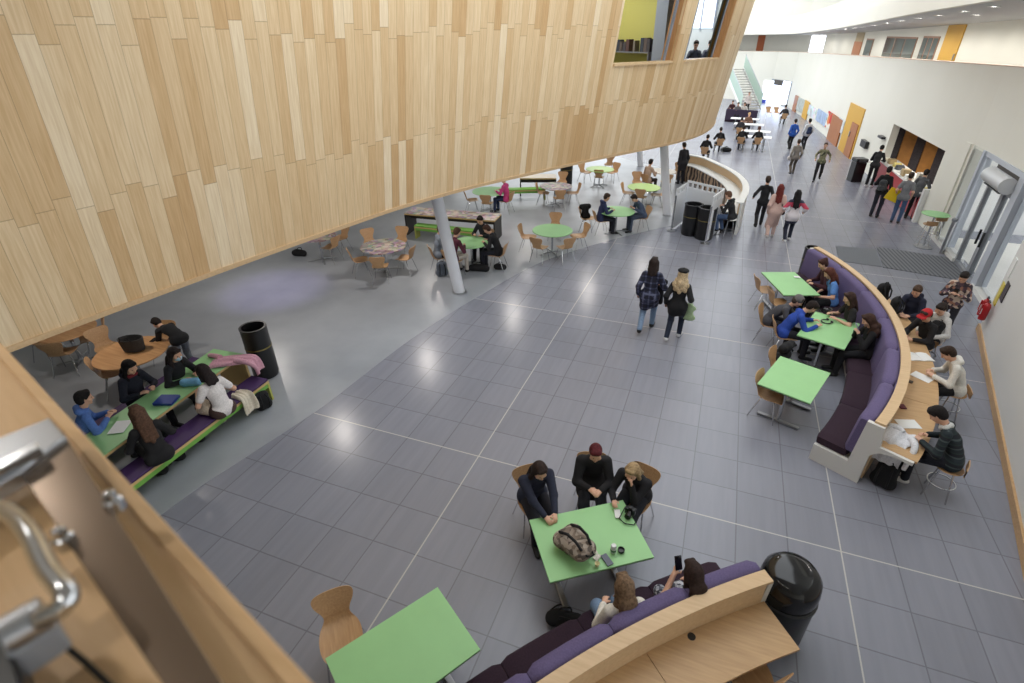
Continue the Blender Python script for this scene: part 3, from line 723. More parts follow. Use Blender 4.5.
# mats on the floor in front of the doors
B().prism([tuple(at(*p)[:2]) for p in ((835.4, 246), (875.6, 249.5), (882, 267), (839, 261))], .0, .012).obj('entrance_mat', mat('mat_grey', (112, 115, 120), .95, noise=.15, nscale=80))
tag(bpy.data.objects['entrance_mat'], 'smooth dark grey floor mat, the one farther from the glass doors', 'mat')
rb = NT('ribbed_mat', .95); cx = rb.sep(rb.coords()); rb.color(rb.ramp(rb.math('FRACT', rb.math('MULTIPLY', rb.math('ADD', cx[0], rb.math('MULTIPLY', cx[1], .12)), 9.)), [(.35, L(84, 86, 90)), (.5, L(118, 120, 124))]))
o = B().prism([tuple(at(*p)[:2]) for p in ((876.5, 247), (953, 258.7), (964, 272), (956, 279.6), (883, 267.5))], .0, .014).obj('ribbed_mat', rb.m); tag(o, 'ribbed grey floor mat reaching up to the glass entrance doors', 'mat')
# room behind the enquiry desk
DK = mat('dark_slats', (64, 58, 60), .7, noise=.2, nscale=20)
ribbon('wall_office', sD0-.3, sD1+.3, 0, 3.4, 3.0, 3.1, DK); ribbon('ceiling_office', sD0-.3, sD1+.3, zD+.02, zD+.1, .28, 3.1, mat('office_ceiling', (120, 118, 116), .8))
for s in (sD0-.3, sD1+.3): 
    a, d = wpt(s, .3); q, _ = wpt(s, 3.05); B().box(((a[0]+q[0])/2, (a[1]+q[1])/2, 1.6), (2.75, .08, 3.2), math.atan2(-d[0], d[1])).obj('wall_office_side', DK); struct(bpy.context.scene.objects[-1] if False else COL.objects[-1])
for u in (.42, .68): slab('wall_office_panel', sD0+(sD1-sD0)*u-.22, sD0+(sD1-sD0)*u+.22, 0, 2.6, 0, .12, mat('amber_wood', (170, 116, 50), .5, noise=.15, nscale=4), None, 2.9); struct(COL.objects[-1])
for o_ in (.85, 1.75):
    a, d = wpt(sD1+.2, o_); B().box((a[0], a[1], 1.25), (.5, .07, 2.5), math.atan2(-d[0], d[1])).obj('wall_office_panel', mat('amber_wood', (170, 116, 50), .5, noise=.15, nscale=4)); struct(COL.objects[-1])
for s in (sD0-.42, sD1+.42):
    a, d = wpt(s, .3); q, _ = wpt(s, 3.3); B().box(((a[0]+q[0])/2, (a[1]+q[1])/2, 1.9), (3.0, .08, 3.8), math.atan2(-d[0], d[1])).obj('wall_outside', mat('render_white', (228, 228, 226), .8)); struct(COL.objects[-1])  # white cladding added so the entrance glass shows a bright outside
# doors at the far end, stairs
def board(name, x0, y0, x1, y1, m, t=.08, label=None, cat='notice board', parent=None, t0=.03):
    a, z1 = wall_hit(x0, y0); c, z0 = wall_hit(x1, y1); o = slab(name, min(a, c), max(a, c), min(z0, z1), max(z0, z1), t0, t, m, parent)
    if label: tag(o, label, cat)
    return o
dr = thing('door_6', None, None); struct(dr)
LITE = mat('glow_glass', (225, 234, 250), .3, emit=.9)  # emission stands in for daylight behind the far doors
board('door_surround', 762, 78, 788, 106.5, FR, .03, parent=dr)
for x in (764.5, 770.5, 776.5, 782): board('pane', x, 80.5, x+4.2, 105, LITE, .05, parent=dr)
board('door_head', 775.5, 79.5, 783, 86, mat('dark_soffit', (84, 80, 76), .7), .09, parent=dr)
board('banner_stand', 761.2, 98.5, 767.3, 106.2, mat('banner_blue', (56, 72, 176), .6), .5, 'small blue display banner beside the far glass doors', 'banner', t0=.45)

# storey over the viewer's gallery, added unseen to darken sill and floor; end walls
struct(B().box((0, -8.2, 7.6), (34, 13, .3)).obj('ceiling', M['white']))
struct(B().box((0, -14.6, 4), (34, .2, 8)).obj('wall_back', WALL)); struct(B().box((-16.6, 8, 4), (.2, 46, 8)).obj('wall_left', WALL))
# gallery downlights; fill spots added for the office and under the drum
def spot(name, loc, e, ang=150, col=(1, .96, .9)):
    d = bpy.data.lights.new(name, 'SPOT'); d.energy = e; d.spot_size = rad(ang); d.spot_blend = .6; d.shadow_soft_size = .1; d.color = col; o = bpy.data.objects.new(name, d); COL.objects.link(o); o.location = loc; return o
for y in (7, 9, 11, 13, 15, 17, 19, 21, 23, 25, 27, 29, 32, 35, 38, 41, 44, 47, 50):
    p, _ = wpt(float(np.interp(y, WP[:11, 1], WS[:11])), 1.0); spot('gallery_lamp', (p[0], p[1], CEI(y)-.05), 42, 175)
p, _ = wpt((sD0+sD1)/2, 1.7); spot('office_fill', (p[0], p[1], zD-.12), 160, 165)  # added fill spot that lifts the dark office

for k, (x, y) in enumerate(((-5.0, 2.4), (-4.6, 6.), (-3.2, 9.6), (-1.2, 12.4), (.4, 15), (-6.5, 10), (-8.5, 4), (-4.5, 14.5), (-1.8, 17.5))):
    spot('soffit_fill', (x, y, ZB-.04), 58, 165, (1, .93, .86))  # fill spots added to brighten the floor below the soffit
spot('soffit_fill', (-7.2, -.6, ZB-.04), 34, 165, (1, .9, .8))
p = at(275, 296); spot('coloured_lamp', (p[0]-.3, p[1]+.3, ZB-.04), 40, 60, (.45, .35, 1))

struct(B().box((10.1, 29, 10.3), (8.4, 66, .3)).obj('fascia_shade_slab', M['white']))  # unseen slab added to shade the fascia from the sky

for x, y in ((.4, -5.6), (2.2, -7.2), (-1.6, -4.4)): spot('sill_fill', (x, y, 7.4), 20, 150)  # unseen fill spots added to brighten the sill
# ------------------------------------------------------------------ building blocks of furniture
def make_chair(black=False):
    t = thing('shell_chair', 'x', 'chair')
    prof = [(.225, .425, .15), (.20, .443, .185), (.12, .45, .208), (.0, .442, .212), (-.10, .442, .195), (-.165, .458, .165), (-.20, .50, .138), (-.215, .545, .132), (-.232, .60, .15), (-.252, .66, .185), (-.27, .715, .205), (-.285, .765, .208), (-.297, .80, .18), (-.303, .815, .12)]
    P = spline(prof, 3); top = []; bot = []
    for i, p in enumerate(P):
        d = P[min(i+1, len(P)-1)]-P[max(i-1, 0)]; nrm = np.array([d[1], -d[0]]); nrm /= np.linalg.norm(nrm)
        if nrm[1] < 0 and p[1] < .47: nrm = -nrm
        if p[1] >= .47 and nrm[0] < 0: nrm = -nrm
        r1, r2 = [], []
        for u in np.linspace(-1, 1, 13):
            dish = (.022 if p[1] < .47 else .03)*(u*u)*(p[2]/.2)
            y, z = p[0]+nrm[0]*dish, p[1]+nrm[1]*dish
            r1.append((u*p[2], y, z)); r2.append((u*p[2], y-nrm[0]*.011, z-nrm[1]*.011))
        top.append(r1); bot.append(r2)
    rows = [a+c[::-1] for a, c in zip(top, bot)]
    B().grid(rows, close_u=True, cap=True).obj('seat_shell', M['beech'], t, smooth=True)
    for x in (-1, 1):
        for y, fy in ((.1, .20), (-.1, -.24)):
            B().tube([(x*.06, y*.6, .428), (x*.13, y, .425), (x*.165, y*1.15, .40), (x*.215, fy, .012)], .0095, 8).obj('leg', M['chrome'], t, smooth=True)
    B().lathe([(.07, .424), (.075, .43), (.07, .436)], (0, 0, 0), 16).obj('seat_mount', M['steel'], t)
    return t
CHAIR0 = make_chair(); _cu = [0]
def chair(px, py, face, label, z=.45, loc=None, group=None):
    p = Vector(loc) if loc is not None else at(px, py, z); rz = rad(face) if isinstance(face, (int, float)) else heading(p, face)
    if _cu[0] == 0:
        _cu[0] = 1; o = CHAIR0; o.location = (p[0], p[1], .004 if p[0] < 0 else 0); o.rotation_euler[2] = rz; o['label'] = label
        if group: o['group'] = group
        return o
    return dup(CHAIR0, (p[0], p[1], 0), rz, label, group)
def rect_table(name, label, corners, h=.74):
    """corners: four photo positions of the top"""
    q = [np.array(at(*p, h)[:2]) for p in corners]; c = sum(q)/4
    e = (q[1]-q[0]+q[2]-q[3])/2; l = np.linalg.norm(e); wdt = (np.linalg.norm(q[1]-q[2])+np.linalg.norm(q[0]-q[3]))/2
    t = thing(name, label, 'table', (c[0], c[1], 0), math.atan2(e[1], e[0]))
    B().box((0, 0, h-.0125), (l, wdt, .025)).obj('tabletop', [M['green']], t, bevel=.003)
    B().box((0, 0, h-.031), (l-.01, wdt-.01, .012)).obj('underside_board', mat('dark_edge', (60, 56, 54), .6), t)
    for x in (-1, 1):
        x0 = x*l*.30
        B().tube([(x0, 0, .06), (x0, 0, h-.04)], .03, 14).obj('column', M['chrome'], t, smooth=True)
        B().box((x0, 0, .035), (.07, wdt*.82, .035)).obj('foot', M['steel'], t, bevel=.008)
        B().box((x0, 0, h-.045), (.06, wdt*.6, .018)).obj('bracket', M['black'], t)
    return t, c, math.atan2(e[1], e[0])
def round_table(name, label, px, py, r, m, h=.74, group=None):
    p = at(px, py, h); t = thing(name, label, 'table', (p[0], p[1], 0), 0, group)
    B().lathe([(.01, h-.028), (r-.02, h-.028), (r, h-.02), (r, h-.004), (r-.004, h), (.01, h)], n=40).obj('tabletop', m, t, smooth=True, auto=rad(30))
    B().tube([(0, 0, .05), (0, 0, h-.03)], .032, 14).obj('column', M['chrome'], t, smooth=True)
    for k in range(4):
        a = PI/4+k*PI/2; B().tube([(0, 0, .06), (.2*math.cos(a), .2*math.sin(a), .05), (.42*math.cos(a), .42*math.sin(a), .018)], [.024, .02, .014], 8).obj('foot', M['steel'], t, smooth=True)
    return t, p
def bin_open(label, p, h=1.1, r=.24, rz=0., m=None):
    """cylindrical litter bin with a band and an open rim"""
    t = thing('litter_bin', label, 'bin', (p[0], p[1], 0), rz)
    B().lathe([(r*.94, .0), (r*.96, .03), (r, .05), (r, h-.03), (r*1.03, h-.02), (r*1.03, h), (r*.86, h), (r*.84, h-.05), (r*.8, h-.4), (.01, h-.42)], n=28, cap=True).obj('body', m or M['black'], t, smooth=True)
    B().lathe([(r+.002, h*.60), (r+.006, h*.605), (r+.006, h*.62), (r+.002, h*.625)], n=28, cap=False).obj('band', mat('brass_band', (128, 116, 70), .4, .6), t, smooth=True)
    return t
def bin_dome(label, p, h=1.08, r=.25, rz=0.):
    t = thing('litter_bin', label, 'bin', (p[0], p[1], 0), rz)
    B().lathe([(r*.9, 0), (r*.93, .04), (r, .08), (r, h*.62), (r*1.04, h*.63), (r*1.04, h*.66), (r*.98, h*.67)], n=30).obj('body', M['black'], t, smooth=True)
    gl = mat('black_gloss', (14, 14, 17), .15)
    B().lathe([(r*.97, h*.66), (r*1.0, h*.74), (r*1.0, h*.80), (r*.95, h*.9), (r*.78, h*.965), (r*.5, h*.99), (.01, h)], n=30).obj('domed_lid', gl, t, smooth=True)
    for k in (0, 1):
        a0 = k*PI; B().grid([[(1.012*r*math.cos(a0+a), 1.012*r*math.sin(a0+a), h*z) for a in np.linspace(-.6, .6, 9)] for z in (.69, .80)]).obj('opening', mat('opening_black', (4, 4, 4), .9), t)
    return t
def backpack(label, p, rz=0., rgb=(22, 22, 25), s=1., tilt=0., z=None, roll=0., m=None, name='backpack', cat='backpack'):
    m = m or cloth(rgb); t = thing(name, label, cat, p if z is None else (p[0], p[1], z), rz); t.rotation_euler = (tilt, roll, rz)
    S = Sdf(.05); S.cap((-.07*s, 0, .1*s), (.07*s, 0, .1*s), .10*s, None, ((0, 1, 0), .8)); S.cap((-.07*s, 0, .1*s), (-.05*s, 0, .34*s), .09*s, None, ((0, 1, 0), .8)); S.cap((.07*s, 0, .1*s), (.05*s, 0, .34*s), .09*s, None, ((0, 1, 0), .8)); S.cap((-.04*s, 0, .36*s), (.04*s, 0, .36*s), .085*s, None, ((0, 1, 0), .8))
    nobj('body', S.mesh(.018*s), m, t)
    S = Sdf(.03); S.cap((-.06*s, .09*s, .1*s), (.06*s, .09*s, .1*s), .06*s); S.cap((-.06*s, .09*s, .18*s), (.06*s, .09*s, .18*s), .05*s); nobj('front_pocket', S.mesh(.016*s), m, t)
    for x in (-1, 1): B().tube([(x*.06*s, -.07*s, .40*s), (x*.075*s, -.14*s, .33*s), (x*.08*s, -.15*s, .2*s), (x*.08*s, -.08*s, .06*s)], .016*s, 6).obj('strap', M['black_cloth'], t, smooth=True)
    B().tube([(-.04*s, -.03*s, .435*s), (-.03*s, -.03*s, .48*s), (.03*s, -.03*s, .48*s), (.04*s, -.03*s, .435*s)], .01*s, 6).obj('top_handle', M['black_cloth'], t, smooth=True)
    return t
def blob(name, label, cat, p, pts, rgb, rz=0., h=.016, m=None, k=.03):
    """soft heap of cloth: pts = (x0,y0,z0,x1,y1,z1,r)"""
    S = Sdf(k)
    for q in pts: S.cap(q[:3], q[3:6], q[6], q[7] if len(q) > 7 else None)
    o = nobj(name, S.mesh(h), m or cloth(rgb)); o.location = p; o.rotation_euler[2] = rz
    return tag(o, label, cat)
def flat(name, label, cat, p, d, m, rz=0., bevel=.0):
    o = B().box((0, 0, d[2]/2), d).obj(name, m, None, bevel=bevel, loc=p, rz=rz); return tag(o, label, cat)
def arc(c, r, a0, a1, n): return [(c[0]+r*math.cos(rad(a)), c[1]+r*math.sin(rad(a))) for a in np.linspace(a0, a1, n)]
def arc_box(c, r0, r1, a0, a1, z0, z1, n=10):
    i, o = arc(c, r0, a0, a1, n), arc(c, r1, a0, a1, n)
    return B().grid([[(p[0], p[1], z0), (p[0], p[1], z1), (q[0], q[1], z1), (q[0], q[1], z0)] for p, q in zip(i, o)], close_u=True, cap=True)
def cushion(c, r0, r1, a0, a1, z0, z1, rr, n=12, lean=0.):
    """upholstered block with soft edges along an arc; lean pushes the top outwards (+) along the radius"""
    rows = []
    for j, a in enumerate(np.linspace(a0, a1, n)):
        sh = 0 if 0 < j < n-1 else rr*.55
        prof = []
        for (cx, cz, s0) in ((r0, z0, 180), (r1, z0, 270), (r1, z1, 0), (r0, z1, 90)):
            sx = 1 if cx == min(r0, r1) else -1; sz = 1 if cz == z0 else -1
            for q in (0, 30, 60, 90):
                ang = rad({(1, 1): 180+q, (-1, 1): 270+q, (-1, -1): q, (1, -1): 90+q}[(sx, sz)])
                ox, oz = cx+sx*rr, cz+sz*rr
                prof.append((ox+(rr-sh)*math.cos(ang), oz+(rr-sh)*math.sin(ang)))
        rows.append([(c[0]+(x+lean*(z-z0)/(z1-z0))*math.cos(rad(a)), c[1]+(x+lean*(z-z0)/(z1-z0))*math.sin(rad(a)), z) for x, z in prof])
    return B().grid(rows, close_u=True, cap=True)

# ------------------------------------------------------------------ the two curved banquettes with a work ledge behind
PANEL = mat('panel_white', (214, 212, 208), .5)
C1 = (-1.1, 5.06)
t = thing('banquette', 'long curved purple banquette with a wooden ledge behind, by the entrance', 'banquette', (0, 0, 0))
A0, A1 = -28.2, 30
arc_box(C1, 6.95, 7.42, A0+.3, A1-.3, .06, .30, 40).obj('plinth', PANEL, t)
def end_panel(c, rs, a, th=.5):
    b = B(); pts = []
    for r, z in rs: pts.append((r, z))
    n = len(pts); vs = []
    for aa in (a-th/2, a+th/2): vs += [(c[0]+r*math.cos(rad(aa)), c[1]+r*math.sin(rad(aa)), z) for r, z in pts]
    return b.add(vs, [tuple(range(n)), tuple(range(n, 2*n))[::-1]]+[(i, (i+1) % n, n+(i+1) % n, n+i) for i in range(n)])
EP = [(6.9, 0), (7.62, 0), (7.62, .55), (7.70, .66), (7.85, .71), (8.12, .71), (8.12, .76), (7.7, .76), (7.66, 1.08), (7.44, 1.08), (7.40, .3), (6.9, .3)]
end_panel(C1, EP, A0-.1).obj('end_panel', PANEL, t); end_panel(C1, EP, A1+.1).obj('end_panel', PANEL, t)
ns = 6
for k in range(ns):
    a, c_ = A0+(A1-A0)*k/ns, A0+(A1-A0)*(k+1)/ns
    cushion(C1, 6.88, 7.36, a+.03, c_-.03, .29, .46, .05, 14).obj('seat_cushion', M['plum'], t, smooth=True)
    cushion(C1, 7.26, 7.47, a+.03, c_-.03, .40, 1.10, .07, 14, .05).obj('back_cushion', M['purple'], t, smooth=True)
arc_box(C1, 7.50, 7.54, A0+.2, A1-.2, .3, 1.06, 50).obj('back_panel', M['purple'], t)
arc_box(C1, 7.515, 7.655, A0, A1, 1.08, 1.115, 60).obj('ledge_cap', M['pale_oak'], t)
arc_box(C1, 7.60, 7.64, A0+.3, A1-.3, .06, 1.08, 60).obj('rear_panel', M['pale_oak'], t)
nd = 5
for k in range(nd): arc_box(C1, 7.64, 8.15, A0+(A1-A0)*k/nd+.03, A0+(A1-A0)*(k+1)/nd-.03, .735, .765, 14).obj('desk_top', M['oak'], t)
C2 = (10.1, -9.6); A0b, A1b = 127.3, 152
t2 = thing('banquette', 'curved purple banquette with pale wooden ledge, beside the domed bin', 'banquette', (0, 0, 0))
EP2 = [(10.72, 0), (9.96, 0), (9.96, .70), (9.54, .70), (9.54, .735), (9.965, .735), (9.95, 1.08), (10.08, 1.08), (10.16, .3), (10.72, .3)]
end_panel(C2, EP2, A0b+.1, .35).obj('end_panel', PANEL, t2); end_panel(C2, EP2, A1b, .35).obj('end_panel', PANEL, t2)
arc_box(C2, 10.2, 10.68, A0b+.3, A1b-.3, .06, .30, 30).obj('plinth', PANEL, t2)
ns = 5
for k in range(ns):
    a, c_ = A0b+(A1b-A0b)*k/ns, A0b+(A1b-A0b)*(k+1)/ns
    cushion(C2, 10.24, 10.74, a+.02, c_-.02, .29, .46, .05, 12).obj('seat_cushion', M['plum'], t2, smooth=True)
    cushion(C2, 10.08, 10.26, a+.02, c_-.02, .40, 1.12, .07, 12, -.0).obj('back_cushion', M['purple'], t2, smooth=True)
arc_box(C2, 10.04, 10.08, A0b, A1b, .3, 1.06, 40).obj('back_panel', PANEL, t2)
arc_box(C2, 9.945, 10.085, A0b, A1b, 1.085, 1.12, 50).obj('ledge_cap', M['pale_oak'], t2)
arc_box(C2, 9.96, 10.0, A0b+.3, A1b-.3, .06, 1.06, 40).obj('rear_panel', M['pale_oak'], t2); arc_box(C2, 9.975, 10.01, A0b+.3, A1b-.3, 1.06, 1.085, 40).obj('cap_shade_strip', M['black'], t2)  # black strip stands in for the shade below the ledge cap
for k in range(3):
    o = arc_box(C2, 9.45, 9.965, A0b+(A1b-A0b)*k/3+.02, A0b+(A1b-A0b)*(k+1)/3-.02, .735, .765, 14).obj('desk_top', M['oak'], t2)
p = at(691.5, 636.5, .766); B().lathe([(.001, 0), (.04, 0), (.04, .004), (.001, .004)], (p[0], p[1], .765), 20).obj('cable_grommet', M['black'], t2)

# ------------------------------------------------------------------ green rectangular tables
TA, cA, rA = rect_table('green_table', 'empty bright green table nearest the bottom edge beside a single wooden chair', [(320, 662), (436, 588), (482, 648), (365, 735)])
TB, cB, rB = rect_table('green_table', 'green table with a camouflage backpack, cameras and phones on top', [(529, 519.5), (619, 501.5), (658.5, 555), (550, 583)])
TC, cC, rC = rect_table('green_table', 'empty green table beside the near end of the long banquette', [(757, 383), (781, 356), (830, 373), (811, 404)])
TD, cD, rD = rect_table('green_table', 'green table with headphones where the person in royal blue leans', [(796, 338), (815, 315), (860, 320), (845, 346)])
TE, cE, rE = rect_table('green_table', 'green table with a white napkin, farthest along the banquette by the slim black bin', [(783, 295), (818, 295), (797, 272), (762, 272)])
# ------------------------------------------------------------------ round tables
col = NT('collage_top', .4); vv_ = col.n('TexVoronoi', Vector=col.coords(), Scale=9.); cc = col.n('HueSaturation', Color=vv_.outputs['Color'], Saturation=.5, Value=.62)
col.color(col.mix(.45, cc.outputs[0], col.ramp(col.sep(vv_.outputs['Color'])[0], [(0, L(60, 50, 46)), (.35, L(140, 62, 56)), (.6, L(160, 140, 120)), (1, L(200, 190, 172))])))
BEECHTOP = wood('birch_top', (206, 160, 112), (186, 138, 92), .8, 0)
YG = mat('lime_top', (164, 196, 116), .42)
R1, q1 = round_table('round_table', 'empty round green table with five wooden chairs, in front of the raking columns', 552.5, 230, .60, M['green'])
R2, q2 = round_table('round_table', 'round table with a collage printed top beside the near white column', 383, 246, .62, col.m)
R3, q3 = round_table('round_table', 'round table with a collage printed top, farther back beside the black bin', 556, 186, .62, col.m)
R4, q4 = round_table('round_table', 'round lime green table farthest back under the timber drum', 600, 169, .60, YG)
R5, q5 = round_table('round_table', 'round lime green table just left of the far white column', 644, 187, .62, YG)
R6, q6 = round_table('round_table', 'round green table between the person in navy and the one in denim', 617, 211, .58, M['green'])
R7, q7 = round_table('round_table', 'round green table beside the person in the pink top, partly behind the drum', 490, 191, .66, M['green'])
R8, q8 = round_table('round_table', 'round green table of the group sitting behind the near white column', 471, 242, .50, M['green'])
R9, q9 = round_table('round_table', 'round birch table with a dark grey bag on top, behind the long green table', 131, 352, .60, BEECHTOP)
R10, q10 = round_table('round_table', 'birch table half hidden under the drum edge at far left', 66, 330, .5, BEECHTOP)
R11, q11 = round_table('round_table', 'pale round table in front of the person in beige near the counter', 663, 171, .55, mat('pale_top', (216, 206, 190), .4))
R12, q12 = round_table('round_table', 'round table hidden under the drum edge near the black bag', 318, 236, .5, col.m)
# ------------------------------------------------------------------ chairs
def ring(c, items):
    for px, py, lb in items: chair(px, py, c, lb)
w_ = 'wooden shell chair '
p = at(341, 636, .45); chair(0, 0, tuple(at(358, 740, .45)[:2]), w_+'on its own beside the empty green table nearest the bottom edge', loc=p)
ring(cB, [(530, 517, w_+'of the long haired person in navy at the camouflage backpack table'), (583, 497, w_+'of the person with maroon hair at the camouflage backpack table'), (642, 500, w_+'of the blonde person in black leaning on the backpack table')])
fc = cC-np.array([math.cos(rC+PI/2), math.sin(rC+PI/2)])*2
uC = np.array([math.cos(rC), math.sin(rC)]); vC = np.array([-uC[1], uC[0]])
def side_chairs(c, r, px, lb):
    for (x, y), l in zip(px, lb):
        p = at(x, y, .45); d = np.array([C1[0], C1[1]])-c; d = -d/np.linalg.norm(d); chair(0, 0, (p[0]+d[0], p[1]+d[1]), l, loc=p)
side_chairs(cC, rC, [(771, 395), (783, 370)], [w_+'nearest to us at the empty green table by the long banquette', w_+'with a black jacket over it at the empty green banquette table'])
side_chairs(cD, rD, [(787, 340), (800, 314)], [w_+'of the person in royal blue leaning over the headphones table', w_+'of the person in a grey beanie at the headphones table'])
side_chairs(cE, rE, [(765, 290), (779, 303)], [w_+'outermost at the napkin table, nearest the open floor', w_+'second at the napkin table, behind the person in royal blue'])
ring(q1, [(528, 237, w_+'left of the empty round green table, its seat turned to the right'), (540, 247, w_+'at the front left of the empty round green table'), (565, 247, w_+'at the front right of the empty round green table'), (579, 236, w_+'right of the empty round green table, back seen edge on'), (555, 226, w_+'behind the empty round green table')])
ring(q2, [(360, 260, w_+'at the left of the near collage table'), (380, 266, w_+'in front of the near collage table with its back to us'), (405, 258, w_+'at the right of the near collage table'), (400, 241, w_+'at the back right of the near collage table, next to the column'), (371, 243, w_+'at the back left of the near collage table')])
ring(q3, [(543, 193, w_+'left of the far collage table'), (559, 198, w_+'in front of the far collage table, its back to us'), (573, 193, w_+'right of the far collage table'), (562, 182, w_+'behind the far collage table by the black bin')])
ring(q4, [(599, 177, w_+'in front of the farthest lime green round table'), (585, 172, w_+'left of the farthest lime green round table'), (613, 172, w_+'right of the farthest lime green round table'), (609, 164, w_+'behind the farthest lime green round table')])
ring(q5, [(641, 197, w_+'in front of the lime table left of the far white column'), (628, 193, w_+'left of the lime table beside the far white column'), (637, 182, w_+'behind the lime table beside the far white column'), (657, 195, w_+'between the lime table and the far white column')])
ring(q6, [(604, 222, w_+'of the person in the navy hooded top, back to us'), (631, 219, w_+'of the person in the denim jacket'), (587, 218, w_+'with a black coat hung over its back')])
ring(q7, [(487, 203, w_+'in front of the green table by the person in pink'), (472, 200, w_+'left of the green table by the person in pink'), (507, 199, w_+'of the person in the pink top')])
ring(q8, [(437, 249, w_+'of the person in grey hidden by the near white column'), (455, 252, w_+'of the person in the maroon jumper'), (492, 250, w_+'of the person in black reading with back turned near the column'), (482, 235, w_+'of the dark haired person at the far side of the column table')])
ring(q9, [(113, 372, w_+'between the birch table and the person in the dark red hooded top'), (108, 348, w_+'at the left of the birch table with the grey bag'), (163, 343, w_+'beside the person bending over the birch table')])
ring(q10, [(63, 352, w_+'nearest to us at the half hidden birch table far left'), (93, 337, w_+'right of the half hidden birch table far left'), (44, 340, w_+'left of the half hidden birch table far left')])
ring(q11, [(646, 172, w_+'of the person in beige near the curved counter'), (666, 182, w_+'in front of the pale round table beside the counter'), (676, 172, w_+'of the standing person in a dark coat by the counter')])
ring(q12, [(330, 247, w_+'at the table hidden under the drum edge, legs in view'), (340, 238, w_+'farther right at the table hidden under the drum edge')])
for (px, py), lb in (((748, 672), 'tucked under the desk edge of the bottom banquette'), ((706, 700), 'under the bottom banquette desk, cut by the photo edge')):
    p = at(px, py, .45); chair(0, 0, (2*p[0]-C2[0], 2*p[1]-C2[1]), w_+lb, loc=p)
# ------------------------------------------------------------------ raking columns, near wall
for px, py, d, zt, lb in ((459.5, 292, (-.165, -.02), 2.97, 'near white raking column standing between the collage table and the green tables'), (667, 215, (-.175, .0), 2.97, 'far white raking column by the white bin screen'), (640.5, 166, (-.17, 0), 2.97, 'slim white raking column farthest back under the drum')):
    p = at(px, py); b = B().tube([(p[0], p[1], 0), (p[0]+d[0]*zt, p[1]+d[1]*zt, zt)], .145, 24)
    o = thing('raking_column', lb, 'column', (0, 0, 0)); o['kind'] = 'thing'
    b.obj('shaft', mat('column_white', (224, 226, 232), .4), o, smooth=True); B().lathe([(.19, 0), (.19, .012), (.15, .02)], (p[0], p[1], .004), 24).obj('foot_plate', M['steel'], o)
N0, N1 = np.array((7.28, .2)), np.array((8.97, 7.63)); N00 = N0-(N1-N0)*.55
nd_ = (N1-N00); nl = np.linalg.norm(nd_); nd_ /= nl; nn_ = np.array([nd_[1], -nd_[0]]); na = math.atan2(nd_[1], nd_[0])
c = (N00+N1)/2+nn_*.10; struct(B().box((c[0], c[1], 1.7), (nl, .2, 3.4), na).obj('wall_near', mat('wall_near_paint', (222, 222, 220), .6)))
c = (N00+N1)/2-nn_*.018; struct(B().box((c[0], c[1], .075), (nl+.02, .036, .15), na).obj('baseboard_right', M['oak']))
c = N1+nd_*.02+nn_*.08; struct(B().box((c[0], c[1], .075), (.036, .24, .15), na).obj('baseboard_end', M['oak']))
def near(u, z): p = N1-nd_*u-nn_*.012; return (p[0], p[1], z)
for k, (u, z, wd, hh, m_, lb) in enumerate(((.28, 1.02, .22, .5, mat('sign_yellow', (214, 196, 90), .6), 'yellow and white safety notice on the near wall beside the fire extinguishers'), (.28, 1.62, .22, .4, M['paper'], 'white notice on the near wall above the yellow notice'), (.62, 1.2, .28, .4, mat('sign_dark', (70, 60, 64), .6), 'dark notice on the near wall next to the yellow notice'))):
    o = B().box(near(u, z), (wd, .02, hh), na).obj('wall_notice', m_); tag(o, lb, 'notice')
def extinguisher(p, rz, lb):
    t = thing('fire_extinguisher', lb, 'fire extinguisher', p, rz)
    B().lathe([(.05, 0), (.085, .01), (.09, .04), (.09, .40), (.07, .47), (.03, .50), (.028, .53)], n=20).obj('cylinder', M['red'], t, smooth=True)
    B().box((0, 0, .55), (.05, .03, .05)).box((.06, 0, .585), (.14, .025, .02)).box((.05, 0, .55), (.1, .02, .015)).obj('valve_handle', M['black'], t)
    B().tube([(-.03, 0, .54), (-.1, 0, .5), (-.115, 0, .3), (-.11, .01, .1)], .012, 7).tube([(-.11, .01, .12), (-.108, .012, .02)], [.013, .024], 8).obj('hose', M['rubber'], t, smooth=True)
    B().box((0, -.085, .25), (.1, .012, .16)).obj('label_plate', M['paper'], t)
    return t
e1 = N1-nd_*.16-nn_*.12; e2 = N1-nd_*.40-nn_*.12
for e, lb in ((e1, 'red fire extinguisher on the near wall, the one next to the glass'), (e2, 'red fire extinguisher on the near wall, the one nearer us')):
    t = extinguisher((e[0], e[1], .42), na+PI, lb); t.scale = (.78,)*3; B().box((0, .105, .3), (.06, .03, .36)).obj('wall_bracket', M['steel'], t) if False else None
    B().box((0, -.10, .3), (.05, .03, .3)).obj('wall_bracket', M['red'], t)

